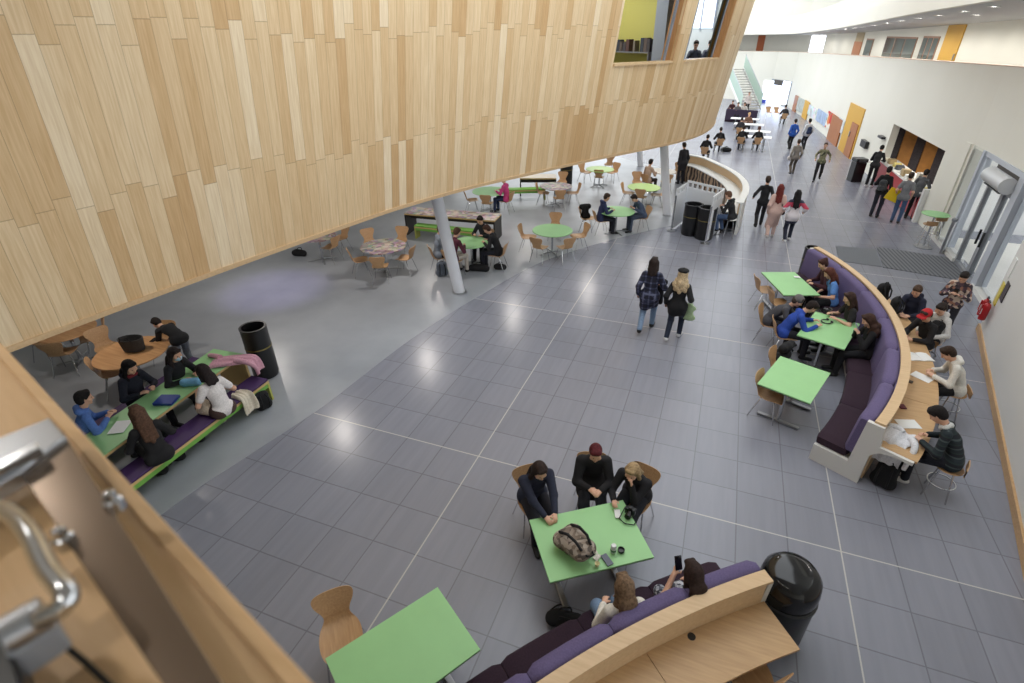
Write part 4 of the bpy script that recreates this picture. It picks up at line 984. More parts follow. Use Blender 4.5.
# ------------------------------------------------------------------ long tables with benches
def trestle(name, label, a, c, wdt, m_top, bench=None, side=1, cat='table', h=.74, edge=None):
    a, c = np.array(a[:2]), np.array(c[:2]); d = c-a; l = np.linalg.norm(d); mid = (a+c)/2; t = thing(name, label, cat, (mid[0], mid[1], 0), math.atan2(d[1], d[0]))
    B().box((0, 0, h-.006), (l, wdt, .012)).obj('tabletop', m_top, t)
    B().box((0, 0, h-.032), (l, wdt, .04)).obj('edge_board', M['edge'], t)
    for x in (-1, 1): B().box((x*(l/2-.022), 0, (h-.052)/2), (.044, wdt, h-.052)).obj('end_panel', edge or M['edge'], t)
    B().box((0, 0, h-.16), (l-.09, .03, .2)).obj('apron', mat('dark_edge', (60, 56, 54), .6), t)
    return t
def bench(label, a, c, wdt, pad, side, h=.45):
    a, c = np.array(a[:2]), np.array(c[:2]); d = c-a; l = np.linalg.norm(d); mid = (a+c)/2; t = thing('bench', label, 'bench', (mid[0], mid[1], 0), math.atan2(d[1], d[0]))
    B().box((0, 0, h-.02), (l, wdt-.02, .045)).obj('seat_pad', pad, t, bevel=.01)
    B().box((0, 0, h-.06), (l, wdt, .04)).obj('seat_board', M['edge'], t)
    B().box((0, 0, h-.12), (l-.05, wdt-.01, .08)).obj('side_rail', side, t)
    for x in (-1, 1): B().box((x*(l/2-.02), 0, (h-.08)/2), (.04, wdt, h-.08)).obj('end_panel', M['yellow_edge'], t)
    return t
GRN = mat('lime_green_paint', (118, 176, 76), .5); PURV = mat('purple_vinyl', (66, 40, 88), .6)
lt = trestle('long_table', 'long green topped table with coats, a blue binder and people around it', (-4.83, -3.4), (-5.17, .24), .66, M['green'])
b0, b1 = at(268, 379, .45), at(133, 481, .45); dv = np.array(b1[:2])-np.array(b0[:2]); dv /= np.linalg.norm(dv); nv = np.array([dv[1], -dv[0]])
if (np.array([-5, -1])-np.array(b0[:2]))@nv < 0: nv = -nv
bench('purple topped bench with lime green sides along the open side of the long green table', np.array(b0[:2])+nv*.19, np.array(b1[:2])+nv*.19+dv*1.4, .38, PURV, GRN)
bench('purple topped bench on the far side of the long green table', (-5.62, -3.3), (-5.95, .2), .36, PURV, GRN)
lt2 = trestle('long_table', 'long table with a printed collage top behind the near column', at(409, 210, .74), at(498, 217, .74), .75, col.m, edge=mat('black_panel', (34, 32, 34), .5))
bench('lime green bench in front of the long collage table', at(416, 224, .45), at(474, 230, .45), .3, GRN, GRN)
lt3 = trestle('long_table', 'long pale table at the back beside the black bin under the drum', at(520, 176, .74), at(556, 176, .74), .7, mat('pale_top', (216, 206, 190), .4), edge=mat('black_panel', (34, 32, 34), .5))
bench('lime green bench at the back in front of the long pale table', at(508, 190, .40), at(545, 189, .40), .35, GRN, GRN)

# ------------------------------------------------------------------ bins
bin_open('tall black open bin beside the end of the long green table', at(267, 374), 1.08, .235)
bin_open('black bin inside the white screen, the left one', at(689.5, 234), 1.02, .29); bin_open('black bin inside the white screen, the right one', at(703, 238), 1.02, .29)
bin_open('slim black bin at the far end of the long banquette', at(805, 278), .88, .21)
bin_open('black bin at the back under the drum beside the long pale table', at(566, 184), 1.05, .27)
bp = at(789.5, 583, .86); bin_dome('black domed litter bin at the end of the bottom banquette', bp, 1.10, .30, rad(40))
q = at(853.5, 181); t = thing('litter_bin', 'black square topped bin beside the ochre door', 'bin', (q[0], q[1], 0), .3)
B().box((0, 0, .42), (.46, .46, .84)).obj('body', M['black'], t, bevel=.02); B().box((0, 0, .93), (.5, .5, .16)).obj('hood', M['black'], t, bevel=.03); B().box((0, -.245, .92), (.3, .02, .08)).obj('slot', mat('slot_grey', (90, 90, 92), .6), t)

# ------------------------------------------------------------------ white screen with square cut-outs, curved counter
def cut_panel(p0, p1, h, n, parent, z0=.06, th=.035):
    p0, p1 = np.array(p0[:2]), np.array(p1[:2]); d = p1-p0; l = np.linalg.norm(d); m_ = (p0+p1)/2; a = math.atan2(d[1], d[0]); b = B()
    b.box((m_[0], m_[1], (z0+h-.21)/2), (l, th, h-.21-z0), a); b.box((m_[0], m_[1], h-.035), (l, th, .07), a)
    wq = .14; gap = (l-n*wq)/(n+1)
    for i in range(n+1):
        c = p0+d/l*(i*(wq+gap)+gap/2); b.box((c[0], c[1], h-.14), (gap, th, .14), a)
    return b.obj('screen_panel', mat('screen_white', (226, 228, 232), .45), parent)
S1, S2 = at(688, 180, 1.5), at(724.5, 188.5, 1.5); S3 = at(677, 190, 1.38); S4 = at(713.5, 197, 1.49)
t = thing('bin_screen', 'white three sided screen with square cut-outs around two black bins', 'screen', (0, 0, 0))
cut_panel(S1, S2, 1.5, 7, t); cut_panel(S3, S1, 1.42, 3, t); cut_panel(S4, S2, 1.5, 4, t)
for p in (S4, S2, S3): B().tube([(p[0], p[1], .0), (p[0], p[1], 1.2)], .03, 12).obj('post', M['chrome'], t, smooth=True); B().lathe([(.14, 0), (.14, .012), (.03, .03)], (p[0], p[1], .002), 20).obj('post_base', M['steel'], t)
cp = [np.array(p[:2]) for p in spline([tuple(at(x, y, 1.08)[:2]) for x, y in ((686, 153.5), (704.6, 157), (718, 162.5), (734.4, 170.6), (745.7, 180), (748.6, 190), (743, 203))], 6)]
def off_line(P, o):
    out = []
    for i, p in enumerate(P):
        d = P[min(i+1, len(P)-1)]-P[max(i-1, 0)]; d /= np.linalg.norm(d); out.append(p+np.array([d[1], -d[0]])*o)
    return out
ctr = np.mean(cp, axis=0); sgn = 1 if (off_line(cp, .5)[20]-cp[20])@(ctr-cp[20]) > 0 else -1
def strip(o0, o1, z0, z1): 
    i, o = off_line(cp, o0*sgn), off_line(cp, o1*sgn); return B().grid([[(p[0], p[1], z0), (p[0], p[1], z1), (q[0], q[1], z1), (q[0], q[1], z0)] for p, q in zip(i, o)], close_u=True, cap=True)
t = thing('curved_counter', 'curved white counter with timber inside and a patterned base', 'counter', (0, 0, 0))
strip(0, .08, 0, 1.05).obj('outer_panel', M['white'], t); strip(.08, .12, .7, 1.05).obj('inner_panel', M['pale_oak'], t); strip(-.02, .2, 1.05, 1.085).obj('top_ledge', M['white'], t)
strip(.12, .62, .70, .735).obj('work_shelf', M['white'], t)
pt = NT('zigzag_print', .7); vo = pt.n('TexWave', Vector=pt.coords(), Scale=2.2, Distortion=6., Detail=2.); pt.color(pt.ramp(vo.outputs['Fac'], [(.3, L(70, 58, 52)), (.5, L(120, 104, 92)), (.7, L(176, 150, 124))]))
strip(.5, .54, 0, .70).obj('patterned_base', pt.m, t)
# ------------------------------------------------------------------ enquiry desk and what lies on it
dk = thing('enquiry_desk', 'red fronted enquiry desk in the wall opening, covered with papers', 'desk', (0, 0, 0))
u0, u1 = sD0+.25, sD1-.2
slab('front_panel', u0, u1, .08, .95, .08, .14, M['red'], dk); slab('plinth', u0, u1, 0, .08, .02, .1, M['black'], dk); slab('counter_top', u0-.05, u1+.05, .95, 1.0, -.55, .2, mat('desk_top_white', (214, 212, 206), .4), dk)
slab('side_pier', sD0+.02, u0-.06, 0, 1.15, -.5, .15, M['white'], dk)
CLR = [('paper_stack', 'stack of papers', (222, 214, 190)), ('box_file', 'box file', (150, 130, 92)), ('folder', 'folder', (196, 180, 110)), ('tray', 'paper tray', (70, 72, 76)), ('magazine_pile', 'pile of magazines', (150, 146, 130)), ('carton', 'carton', (170, 148, 110)), ('paper_stack', 'stack of white paper', (228, 226, 220)), ('display_stand', 'leaflet stand', (214, 206, 190)), ('monitor', 'monitor', (36, 36, 40)), ('leaflet_pile', 'pile of yellow leaflets', (206, 190, 90))]
PLC = ['at the left end of the enquiry desk', 'second from the left end of the enquiry desk', 'on the left half of the enquiry desk', 'beside the leaflets left of middle on the enquiry desk', 'at the middle of the enquiry desk', 'just right of the middle of the enquiry desk', 'on the right half of the enquiry desk', 'standing on the right half of the enquiry desk', 'near the right end of the enquiry desk', 'at the right end of the enquiry desk']
rr = random.Random(3)
for k, ((nm, kd, rgb), pl) in enumerate(zip(CLR, PLC)):
    s = u1-.3-(u1-u0-.6)*k/9; hh = {'display_stand': .38, 'monitor': .36, 'carton': .26, 'box_file': .2}.get(nm, .1+.08*rr.random())
    a, d = wpt(s); o_ = a-np.array([d[1], -d[0]])*(-.18+.2*rr.random())
    m_ = mat('clutter_%d' % k, rgb, .7)
    b = B(); n_ = 1 if nm in ('monitor', 'display_stand', 'carton', 'box_file') else 5
    for i in range(n_): b.box((rr.uniform(-.02, .02) if n_ > 1 else 0, 0, hh/n_*(i+.5)), (.3-.02*i, .08 if nm == 'monitor' else .26, hh/n_*.92), rr.uniform(-.15, .15) if n_ > 1 else 0)
    o = b.obj(nm, m_, None, loc=(o_[0], o_[1], 1.0), rz=math.atan2(d[1], d[0])); tag(o, kd+' '+pl, 'desk clutter' if nm != 'monitor' else 'monitor')
# white small table beside the desk, poseur table with stools
q = at(862, 181); t = thing('side_table', 'small white side table left of the enquiry desk', 'table', (q[0], q[1], 0), .3)
B().box((0, 0, .88), (.7, .5, .03)).obj('tabletop', M['white'], t, bevel=.005)
for x in (-.3, .3): B().tube([(x, 0, 0), (x, 0, .87)], .025, 10).obj('leg', M['chrome'], t, smooth=True)
q = at(936, 214, 1.05); t = thing('poseur_table', 'high round green table beside the glass entrance', 'table', (q[0], q[1], 0))
B().lathe([(.01, 1.03), (.36, 1.03), (.38, 1.045), (.37, 1.055), (.01, 1.055)], n=30).obj('tabletop', M['green'], t, smooth=True); B().tube([(0, 0, .02), (0, 0, 1.03)], .03, 12).obj('column', M['chrome'], t, smooth=True); B().lathe([(.25, 0), (.25, .015), (.04, .03)], n=24).obj('base', M['steel'], t)
def stool(label, p, rz=0., h=.72, white=False):
    t = thing('bar_stool', label, 'stool', (p[0], p[1], 0), rz)
    B().lathe([(.01, h-.03), (.16, h-.03), (.18, h-.015), (.17, h), (.01, h-.012)], n=22).obj('seat', M['white'] if white else M['beech'], t, smooth=True)
    if not white: B().grid([[(x, -.16-.02*(1-abs(x)*4), z) for x in np.linspace(-.15, .15, 7)] for z in (h, h+.12)]+[[(x, -.175-.02*(1-abs(x)*4), z) for x in np.linspace(-.15, .15, 7)] for z in (h+.12, h)], close_v=True).obj('low_back', M['beech'], t, smooth=True)
    for k in range(4):
        a = PI/4+k*PI/2; B().tube([(.1*math.cos(a), .1*math.sin(a), h-.03), (.21*math.cos(a), .21*math.sin(a), .01)], .011, 8).obj('leg', M['chrome'], t, smooth=True)
    B().lathe([(.165, .25), (.18, .25), (.18, .265), (.165, .265), (.165, .25)], n=24, cap=False).obj('foot_ring', M['chrome'], t)
    return t
stool('wooden bar stool in front of the high green table', at(921, 246)); stool('wooden bar stool right of the high green table', at(931, 241))
# bollard post by the door mats
q = at(941, 253); t = thing('door_post', 'round steel post beside the glass entrance', 'post', (q[0], q[1], 0)); B().tube([(0, 0, 0), (0, 0, 1.0)], .06, 16).obj('shaft', M['steel'], t, smooth=True); B().lathe([(.075, 1.0), (.08, 1.01), (.075, 1.07), (.01, 1.08)], n=20).obj('cap', FG, t, smooth=True)
# boards on the long wall
PB = NT('poster_mosaic', .7); vo = PB.n('TexVoronoi', Vector=PB.coords(), Scale=2.6); hs = PB.n('HueSaturation', Color=vo.outputs['Color'], Saturation=.5, Value=1.1); PB.color(PB.mix(.55, hs.outputs[0], L(210, 216, 214)))
PR = NT('poster_red', .7); vo = PR.n('TexVoronoi', Vector=PR.coords(), Scale=2.); PR.color(PR.ramp(PR.sep(vo.outputs['Color'])[0], [(0, L(190, 48, 44)), (.45, L(214, 120, 60)), (.6, L(120, 170, 120)), (.8, L(228, 222, 210))], 'CONSTANT'))
board('notice_board', 810, 104, 818.5, 122, PB.m, .08, 'wide notice board with pale green posters left of the red poster board')
board('notice_board', 819.5, 108.5, 826, 127, mat('poster_blue', (160, 178, 206), .7, noise=.25, nscale=3), .08, 'pale blue notice board between the green posters and the red board')
board('notice_board', 830, 111, 832.5, 132, PR.m, .08, 'red and orange poster board beside the brown door')
board('notice_board', 840.5, 117, 843, 134, mat('poster_white', (200, 206, 208), .7, noise=.15, nscale=4), .08, 'white notice board just left of the ochre door')
board('notice_board', 799.5, 97, 803.5, 114, mat('poster_grey', (176, 182, 178), .7, noise=.25, nscale=4), .08, 'grey green notice board between the two narrow far doors')
dr = thing('door_7', None, None); struct(dr); board('door_leaf', 834.5, 114, 837, 147, BRN, .09, parent=dr)
dr = thing('door_8', None, None); struct(dr); board('door_leaf', 806.5, 100, 804.5, 128, OCH, .09, parent=dr)
dr = thing('door_9', None, None); struct(dr); board('door_leaf', 796.5, 95, 795, 116, BRN, .09, parent=dr)
o = board('wall_phone', 865.5, 139, 868, 149, M['black'], .18); tag(o, 'black wall telephone hood between the ochre door and the desk opening', 'telephone')
o = board('wall_speaker', 883, 135, 886, 139.5, M['black'], .2); tag(o, 'small black speaker on the wall beside the desk opening', 'speaker')
# gallery downlights and exit sign
EM = mat('lamp_diffuser', (255, 252, 246), .5, emit=6.)
lp = [(994, 6.5), (976, 15), (963.5, 11.5), (939, 15.3), (918.6, 18.4), (901, 21), (887, 23.2), (873.7, 25.2), (863, 27), (854, 28), (845.5, 29), (838, 30), (828, 31)]
NM = ['at the near right end', 'second at the near end', 'third from the near end', 'fourth from the near end', 'fifth from the near end', 'sixth from the near end', 'seventh from the near end', 'eighth from the near end', 'ninth from the near end', 'tenth from the near end', 'eleventh from the near end', 'twelfth from the near end', 'last of the row at the far end']
lamp0 = None
for (px, py), nm in zip(lp, NM):
    z = 6.3
    for _ in range(60):
        d = ray(px, py)
        if d[2] <= 1e-4: y = 30; break
        q = at(px, py, z); y = q[1]; z = .7*z+.3*(CEI(y)-.006) if y < 80 else z
    # along the ray, where it meets the sloping gallery ceiling
    ts = np.linspace(5, 60, 4000); P = CAM[None]+np.outer(ts, ray(px, py)/np.linalg.norm(ray(px, py))); g = P[:, 2]-np.array([CEI(v) for v in P[:, 1]])
    i = np.argmin(np.abs(g)); p = P[i]; lb = 'round white downlight in the gallery ceiling, '+nm
    if lamp0 is None:
        lamp0 = thing('downlight', lb, 'ceiling light', (p[0], p[1], CEI(p[1])), 0, 'gallery downlights')
        B().lathe([(.10, -.012), (.14, -.012), (.14, .0), (.10, .0)], n=20, cap=False).obj('trim_ring', M['white'], lamp0); B().lathe([(.001, -.008), (.105, -.008)], n=20, cap=False).obj('diffuser', EM, lamp0)
    else: dup(lamp0, (p[0], p[1], CEI(p[1])), 0, lb, 'gallery downlights')
a = on_wall(950, 18, 2.4); slab('exit_sign', a[0]-.15, a[0]+.15, a[1]-.09, a[1]+.09, 0, .03, mat('sign_green', (30, 130, 80), .5), None, 2.4); tag(COL.objects[-1], 'green exit sign on the gallery wall beside the ochre door', 'sign')
# stairs at the far end
st = thing('staircase', 'pale staircase with glass sides at the far end of the hall', 'stairs', (0, 0, 0)); sb = at(751.5, 112); sd = np.array([-.42, .9]); sd /= np.linalg.norm(sd); sr = np.array([sd[1], -sd[0]])
sb = np.array([4.2, 46.8]) if True else sb
for k in range(16):
    c = sb+sd*(.3*k); B().box((c[0], c[1], .18*(k+1)-.03), (1.7, .34, .06), math.atan2(sr[1], sr[0])).obj('tread', mat('stone_tread', (176, 172, 164), .6), st)
for x in (-.88, .88):
    a, c = sb+sr*x, sb+sr*x+sd*4.6
    B().add([(a[0], a[1], 0), (c[0], c[1], 2.75), (c[0], c[1], 3.05), (a[0], a[1], .3)]+[(a[0]+sr[0]*.05, a[1]+sr[1]*.05, 0), (c[0]+sr[0]*.05, c[1]+sr[1]*.05, 2.75), (c[0]+sr[0]*.05, c[1]+sr[1]*.05, 3.05), (a[0]+sr[0]*.05, a[1]+sr[1]*.05, .3)], [(0, 1, 2, 3), (4, 5, 6, 7), (0, 1, 5, 4), (1, 2, 6, 5), (2, 3, 7, 6), (3, 0, 4, 7)]).obj('stringer', M['white'], st)
    B().add([(a[0], a[1], .3), (c[0], c[1], 3.05), (c[0], c[1], 4.0), (a[0], a[1], 1.2)]+[(a[0]+sr[0]*.02, a[1]+sr[1]*.02, .3), (c[0]+sr[0]*.02, c[1]+sr[1]*.02, 3.05), (c[0]+sr[0]*.02, c[1]+sr[1]*.02, 4.0), (a[0]+sr[0]*.02, a[1]+sr[1]*.02, 1.2)], [(0, 1, 2, 3), (4, 5, 6, 7), (0, 1, 5, 4), (1, 2, 6, 5), (2, 3, 7, 6), (3, 0, 4, 7)]).obj('glass_side', mat('green_glass', (168, 190, 178), .1), st)
    B().tube([(a[0], a[1], 1.24), (c[0], c[1], 4.04)], .03, 8).obj('handrail', M['steel'], st)
# far white tables and the far purple bench
ft = None
for px, py, wd, lb in ((754, 136.5, 3.0, 'white top table nearest us in the far seating row'), (756, 131, 2.6, 'second white top table in the far seating row'), (749, 124, 2.9, 'third white top table in the far seating row'), (745, 118.5, 2.9, 'white top table farthest back, by the purple bench')):
    p = at(px, py, .74); t = thing('white_table', lb, 'table', (p[0], p[1], 0), rad(-4))
    B().box((0, 0, .725), (wd*.62, .75, .03)).obj('tabletop', mat('white_laminate', (236, 236, 238), .35), t, bevel=.004)
    for x in (-1, 1): B().box((x*wd*.2, 0, .36), (.06, .06, .7)).obj('column', M['steel'], t); B().box((x*wd*.2, 0, .03), (.08, .65, .04)).obj('foot', M['steel'], t)
p = at(740, 122); t = thing('far_bench', 'far purple high backed bench below the stairs', 'bench', (p[0], p[1], 0), rad(-4))
B().box((0, 0, .22), (2.2, .55, .44)).obj('seat', M['plum'], t, bevel=.03); B().box((0, -.26, .5), (2.2, .14, .75)).obj('backrest', mat('dim_purple', (52, 42, 62), .9), t, bevel=.03)
for px, py, lb in ((769, 112, 'pale wooden chair in front of the far glass doors, left one'), (777, 112.5, 'pale wooden chair in front of the far glass doors, right one')): chair(px, py, 200, lb)

# ------------------------------------------------------------------ foreground: the timber sill, steel bar and lever handle by the camera
zl = 5.12; E0, E1 = np.array(at(0, 343, zl)[:2]), np.array(at(311, 683, zl)[:2]); de = E1-E0; de /= np.linalg.norm(de); ne = np.array([de[1], -de[0]])
if (np.array([-9, -20])-E0)@ne < 0: ne = -ne
ra = math.atan2(de[1], de[0]); mid = (E0+E1)/2; Ls = np.linalg.norm(E1-E0)+3.2
sl_ = thing('window_sill_board', 'blurred oak sill board across the lower left corner', 'sill', (0, 0, 0))
c = mid+ne*.012; B().box((c[0], c[1], zl-.02), (Ls, .024, .06), ra).obj('front_lipping', M['sill'], sl_, bevel=.003)
sb_ = B().box((0, 0, 0), (Ls, .62, .04)).obj('board', M['sill'], sl_); c = mid+ne*(.024+.31); sb_.location = (c[0], c[1], zl-.015); sb_.rotation_euler[2] = ra
c = mid+ne*.10; B().box((c[0], c[1], zl-.30), (Ls, .12, .5), ra).obj('under_panel', M['oak'], sl_)
zb = 5.20
brown = NT('bronzed_steel', .25, .5); brown.b.inputs['Metallic'].default_value = 1.; brown.color(brown.ramp(brown.n('TexNoise', Vector=brown.coords(), Scale=1.5).outputs['Fac'], [(.3, L(128, 112, 98)), (.7, L(150, 132, 116))]))
bar = thing('steel_stay_bar', 'blurred flat bronze steel bar lying above the oak sill', 'bar', (0, 0, 0))
q = [tuple(at(x, y, zb)[:2]) for x, y in ((62, 430), (240, 710), (180, 710), (18, 470))]
B().prism(q, zb-.012, zb).obj('bar', brown.m, bar, bevel=.002)
q = [tuple(at(x, y, zb+.01)[:2]) for x, y in ((50, 418), (66, 436), (20, 472), (-60, 520), (-80, 470))]
B().prism(q, zb-.02, zb+.012).obj('end_plate', M['steel'], bar, bevel=.003)
q = [tuple(at(x, y, zb+.014)[:2]) for x, y in ((40, 448), (44, 453), (-40, 500), (-44, 494))]
B().prism(q, zb+.008, zb+.03).obj('slide_rod', M['chrome'], bar, bevel=.002)
for x, y in ((112, 500), (62, 537)):
    p = at(x, y, zb+.01); B().lathe([(.014, -.02), (.014, .0), (.009, .004), (.009, .016), (.004, .02)], p, 16).obj('bolt', M['chrome'], bar, smooth=True)
hd_ = thing('lever_handle', 'blurred chrome lever handle at the lower left edge', 'handle', (0, 0, 0))
hp_ = [at(-20, 505, 5.26), at(8, 512, 5.27), at(30, 535, 5.28), at(48, 570, 5.28), at(66, 592, 5.28), at(62, 606, 5.27), at(44, 616, 5.26), at(30, 622, 5.25)]
B().tube([p for p in spline(hp_, 4)], .0125, 12).obj('lever', M['chrome'], hd_, smooth=True)
p0, p1 = at(46, 612, 5.25), at(4, 636, 5.25); B().tube([p0, p1], .022, 20).obj('rose', M['steel'], hd_, smooth=True)
p = at(36, 640, 5.2); B().box(p, (.05, .05, .05), ra).obj('bracket', FG, hd_, bevel=.006)
cb = [at(58, 640, zl+.012), at(85, 662, zl+.012), at(125, 700, zl+.012)]
o = B().tube(cb, .004, 8).obj('black_cable', M['rubber'], smooth=True); tag(o, 'thin black cable on the oak sill below the handle', 'cable')
o = B().prism([tuple(at(x, y, 5.22)[:2]) for x, y in ((-30, 610), (6, 640), (30, 700), (-40, 700))], 5.16, 5.22).obj('window_frame_corner', M['black'], bevel=.004); tag(o, 'black frame corner at the bottom left photo corner', 'frame')
# ------------------------------------------------------------------ people
def plaid(name, a, b_, c_, sc=14., diag=False):
    k = NT(name, .9); o = k.sep(k.coords())
    f = lambda v, o_: k.math('LESS_THAN', k.math('FRACT', k.math('ADD', k.math('MULTIPLY', v, sc), o_)), .28)
    x = k.math('ADD', f(o[0], .1), k.math('ADD', f(o[2], .3), f(o[1], .2))); k.color(k.ramp(k.math('DIVIDE', x, 3.), [(0, L(*a)), (.2, L(*b_)), (.5, L(*c_))], 'CONSTANT')); return k.m
def patch(name, cols, sc=9.):
    k = NT(name, .9); n = k.n('TexVoronoi', Vector=k.coords(), Scale=sc); st = [(i/len(cols), L(*c)) for i, c in enumerate(cols)]; k.color(k.ramp(k.sep(n.outputs['Color'])[0], st, 'CONSTANT')); return k.m
def bands(name, cols, sc=5.):
    k = NT(name, .9); o = k.sep(k.coords()); k.color(k.ramp(k.math('FRACT', k.math('MULTIPLY', o[2], sc)), [(i/len(cols), L(*c)) for i, c in enumerate(cols)], 'CONSTANT')); return k.m
PLD = plaid('navy_plaid', (28, 30, 46), (52, 55, 80), (96, 100, 126), 8.); CAMO = patch('camouflage', [(92, 96, 74), (128, 128, 98), (70, 72, 58), (150, 146, 118)], 11.)
FLOR = patch('autumn_check', [(70, 58, 66), (150, 108, 92), (196, 176, 160), (96, 74, 84), (58, 52, 60)], 16.); STR = bands('dark_stripes', [(30, 40, 46), (30, 40, 46), (66, 76, 78), (26, 30, 38), (26, 30, 38), (38, 50, 52)], 8.)
LEO = patch('grey_print', [(60, 62, 72), (150, 152, 160), (90, 92, 104), (190, 190, 196)], 30.)
nr = .0115
jeans, ltj, blk, drk = (58, 72, 100), (120, 142, 170), (22, 22, 26), (34, 34, 42)
# --- at the camouflage backpack table
tb = cB
Pn = {}
Pn['M'] = person('person with long dark hair in a navy jacket, hands at the camouflage backpack', head=(540, 471), face=tuple(at(562, 540, .74)[:2]), hands=[('px', 556, 518, .78), ('px', 548, 521, .78)], look=28, lean=22, hair='long', hcol=(44, 32, 28), top=(34, 38, 56), under='jacket', bottom=(30, 30, 40), res=nr, build=1.2, H=1.66)
Pn['N'] = person('person with short maroon hair in a black coat, looking down at the hands', head=(595.5, 453), face=tuple(at(597, 540, .74)[:2]), hands=[('px', 600, 496, .80), ('px', 590, 494, .80)], look=24, lean=16, coat=.4, hair='short', hcol=(84, 30, 36), top=(24, 23, 26), under='coat', res=nr, build=1.1, H=1.70)
Pn['O'] = person('blonde person in black resting the chin on one hand at the backpack table', head=(632, 472), face=tuple(at(604, 530, .74)[:2]), hands=[(-.02, .44, 1.02), ('px', 612, 505, .77)], look=25, lean=30, hair='bob', hcol=(158, 134, 100), top=(26, 25, 29), res=nr, build=1.2, H=1.62)
Pn['P'] = person('person with long light brown hair in a cream jumper on the bottom banquette', head=(624, 586), face=tuple(at(585, 530, .74)[:2]), hands=[(-.10, .34, .66), (.12, .34, .66)], look=20, lean=8, hair='long', hcol=(112, 90, 70), top=(222, 216, 206), under='jumper', bottom=ltj, res=nr, build=1.1, H=1.66)
Pn['Q'] = person('person with dark brown hair holding up a phone on the bottom banquette', head=(693, 572), face=tuple(at(655, 540, .74)[:2]), hands=[(-.06, .36, .92), (.14, .30, .72)], look=28, lean=4, hair='long', hcol=(48, 34, 30), top=(196, 196, 200), sleeve='short', botmat=LEO, res=nr, H=1.64)
# --- long banquette, inside
fc_ = lambda k=0.: (C1[0], C1[1]+k)
Pn['A'] = person('person with dark hair tied up in a dark red top, farthest along the long banquette', head=(823, 264), face=fc_(1), top=(66, 34, 44), bottom=blk, hair='bun', hcol=(60, 34, 30), look=30, lean=14, hands=[(-.12, .36, .7), (.12, .36, .7)], res=.014)
Pn['Bb'] = person('person in a light blue T-shirt with reddish hair on the long banquette', head=(829, 273), face=fc_(1), top=(92, 138, 204), sleeve='short', bottom=blk, hair='mid', hcol=(84, 46, 36), look=35, lean=18, hands=[(-.16, .36, .62), (.2, .3, .58)], res=.012)
Pn['Cc'] = person('person with shoulder length hair in a black printed T-shirt at the headphones table', head=(849, 298), face=fc_(-1), top=(30, 28, 30), sleeve='short', bottom=blk, hair='mid', hcol=(56, 38, 32), look=22, lean=14, hands=[(-.16, .42, .77), (.12, .42, .77)], res=.012)
Pn['Dd'] = person('person with wavy brown hair in black looking at a phone on the long banquette', head=(868, 320), face=fc_(-1.5), top=(22, 21, 24), bottom=blk, hair='wavy', hcol=(62, 42, 34), look=32, lean=10, hands=[(-.07, .34, .92), (.05, .34, .92)], res=.012)
dE = tuple(at(850, 330, .74)[:2])
Pn['E'] = person('person in a royal blue top with white sleeves leaning over the headphones table', head=(812, 307), face=dE, top=(40, 72, 160), bottom=drk, hair='short', hcol=(36, 28, 26), look=45, lean=34, hands=[(-.13, .58, .77), (.13, .60, .77)], res=.012, H=1.74)
Pn['F'] = person('person in a grey beanie partly hidden behind the one in royal blue', head=(798, 301), face=dE, top=(70, 70, 76), bottom=drk, hair='short', hcol=(70, 60, 56), hat=('beanie', (104, 100, 100)), look=30, lean=46, hands=[(-.1, .6, .77), (.1, .6, .77)], res=.014)
# --- at the ledge desk behind the long banquette
out = lambda P: (C1[0], C1[1])
Pn['G'] = person('person with short brown hair in a navy hooded top beside the desk rucksacks', head=(917, 291), face=tuple(at(890, 330, .75)[:2]), top=(34, 38, 58), hood=True, bottom=drk, hair='short', hcol=(74, 56, 44), look=28, lean=20, hands=[(-.08, .5, .79), (.08, .5, .79)], res=.012, seat=.55)
Pn['H'] = person('standing person in a dark patterned shirt holding something small, by the near wall', head=(964, 277), face=tuple(at(930, 330, 1)[:2]), pose='stand', topmat=FLOR, bottom=drk, hair='short', hcol=(34, 28, 26), look=38, lean=6, hands=[(-.05, .30, 1.12), (.06, .32, 1.14)], res=.012, H=1.62)
Pn['I'] = person('person in a red cap and black top at the ledge desk, seen from above', head=(926, 315), face=tuple(at(893, 345, .75)[:2]), top=(24, 23, 26), bottom=blk, hair='short', hcol=(50, 40, 36), hat=('cap', (176, 34, 40)), look=30, lean=24, hands=[(-.06, .52, .79), (.10, .5, .79)], res=.012, seat=.55)
Pn['J'] = person('person with dark hair in a white hooded top behind the one in the red cap', head=(941, 309), face=tuple(at(905, 345, .75)[:2]), top=(206, 204, 202), hood=True, bottom=drk, hair='short', hcol=(42, 34, 30), look=30, lean=14, res=.012, seat=.55)
Pn['K'] = person('person with brown hair in a cream hooded top reading an open book', head=(948, 353), face=tuple(at(905, 372, .75)[:2]), top=(214, 210, 202), hood=True, bottom=blk, hair='short', hcol=(52, 38, 30), look=45, lean=28, hands=[(-.10, .46, .79), (.10, .44, .79)], res=nr, seat=.55)
Pn['Lw'] = person('person in a dark striped jumper and white trainers writing at the desk', head=(938, 414), face=tuple(at(893, 432, .75)[:2]), topmat=STR, under='jumper', bottom=(26, 28, 38), shoes=(216, 214, 212), hair='short', hcol=(30, 26, 26), look=50, lean=32, hands=[(-.10, .46, .79), (.10, .42, .80)], scarf=(206, 206, 204), res=nr, seat=.58, legs=[(-.10, .40, .12), (.10, .46, .10)], H=1.76)
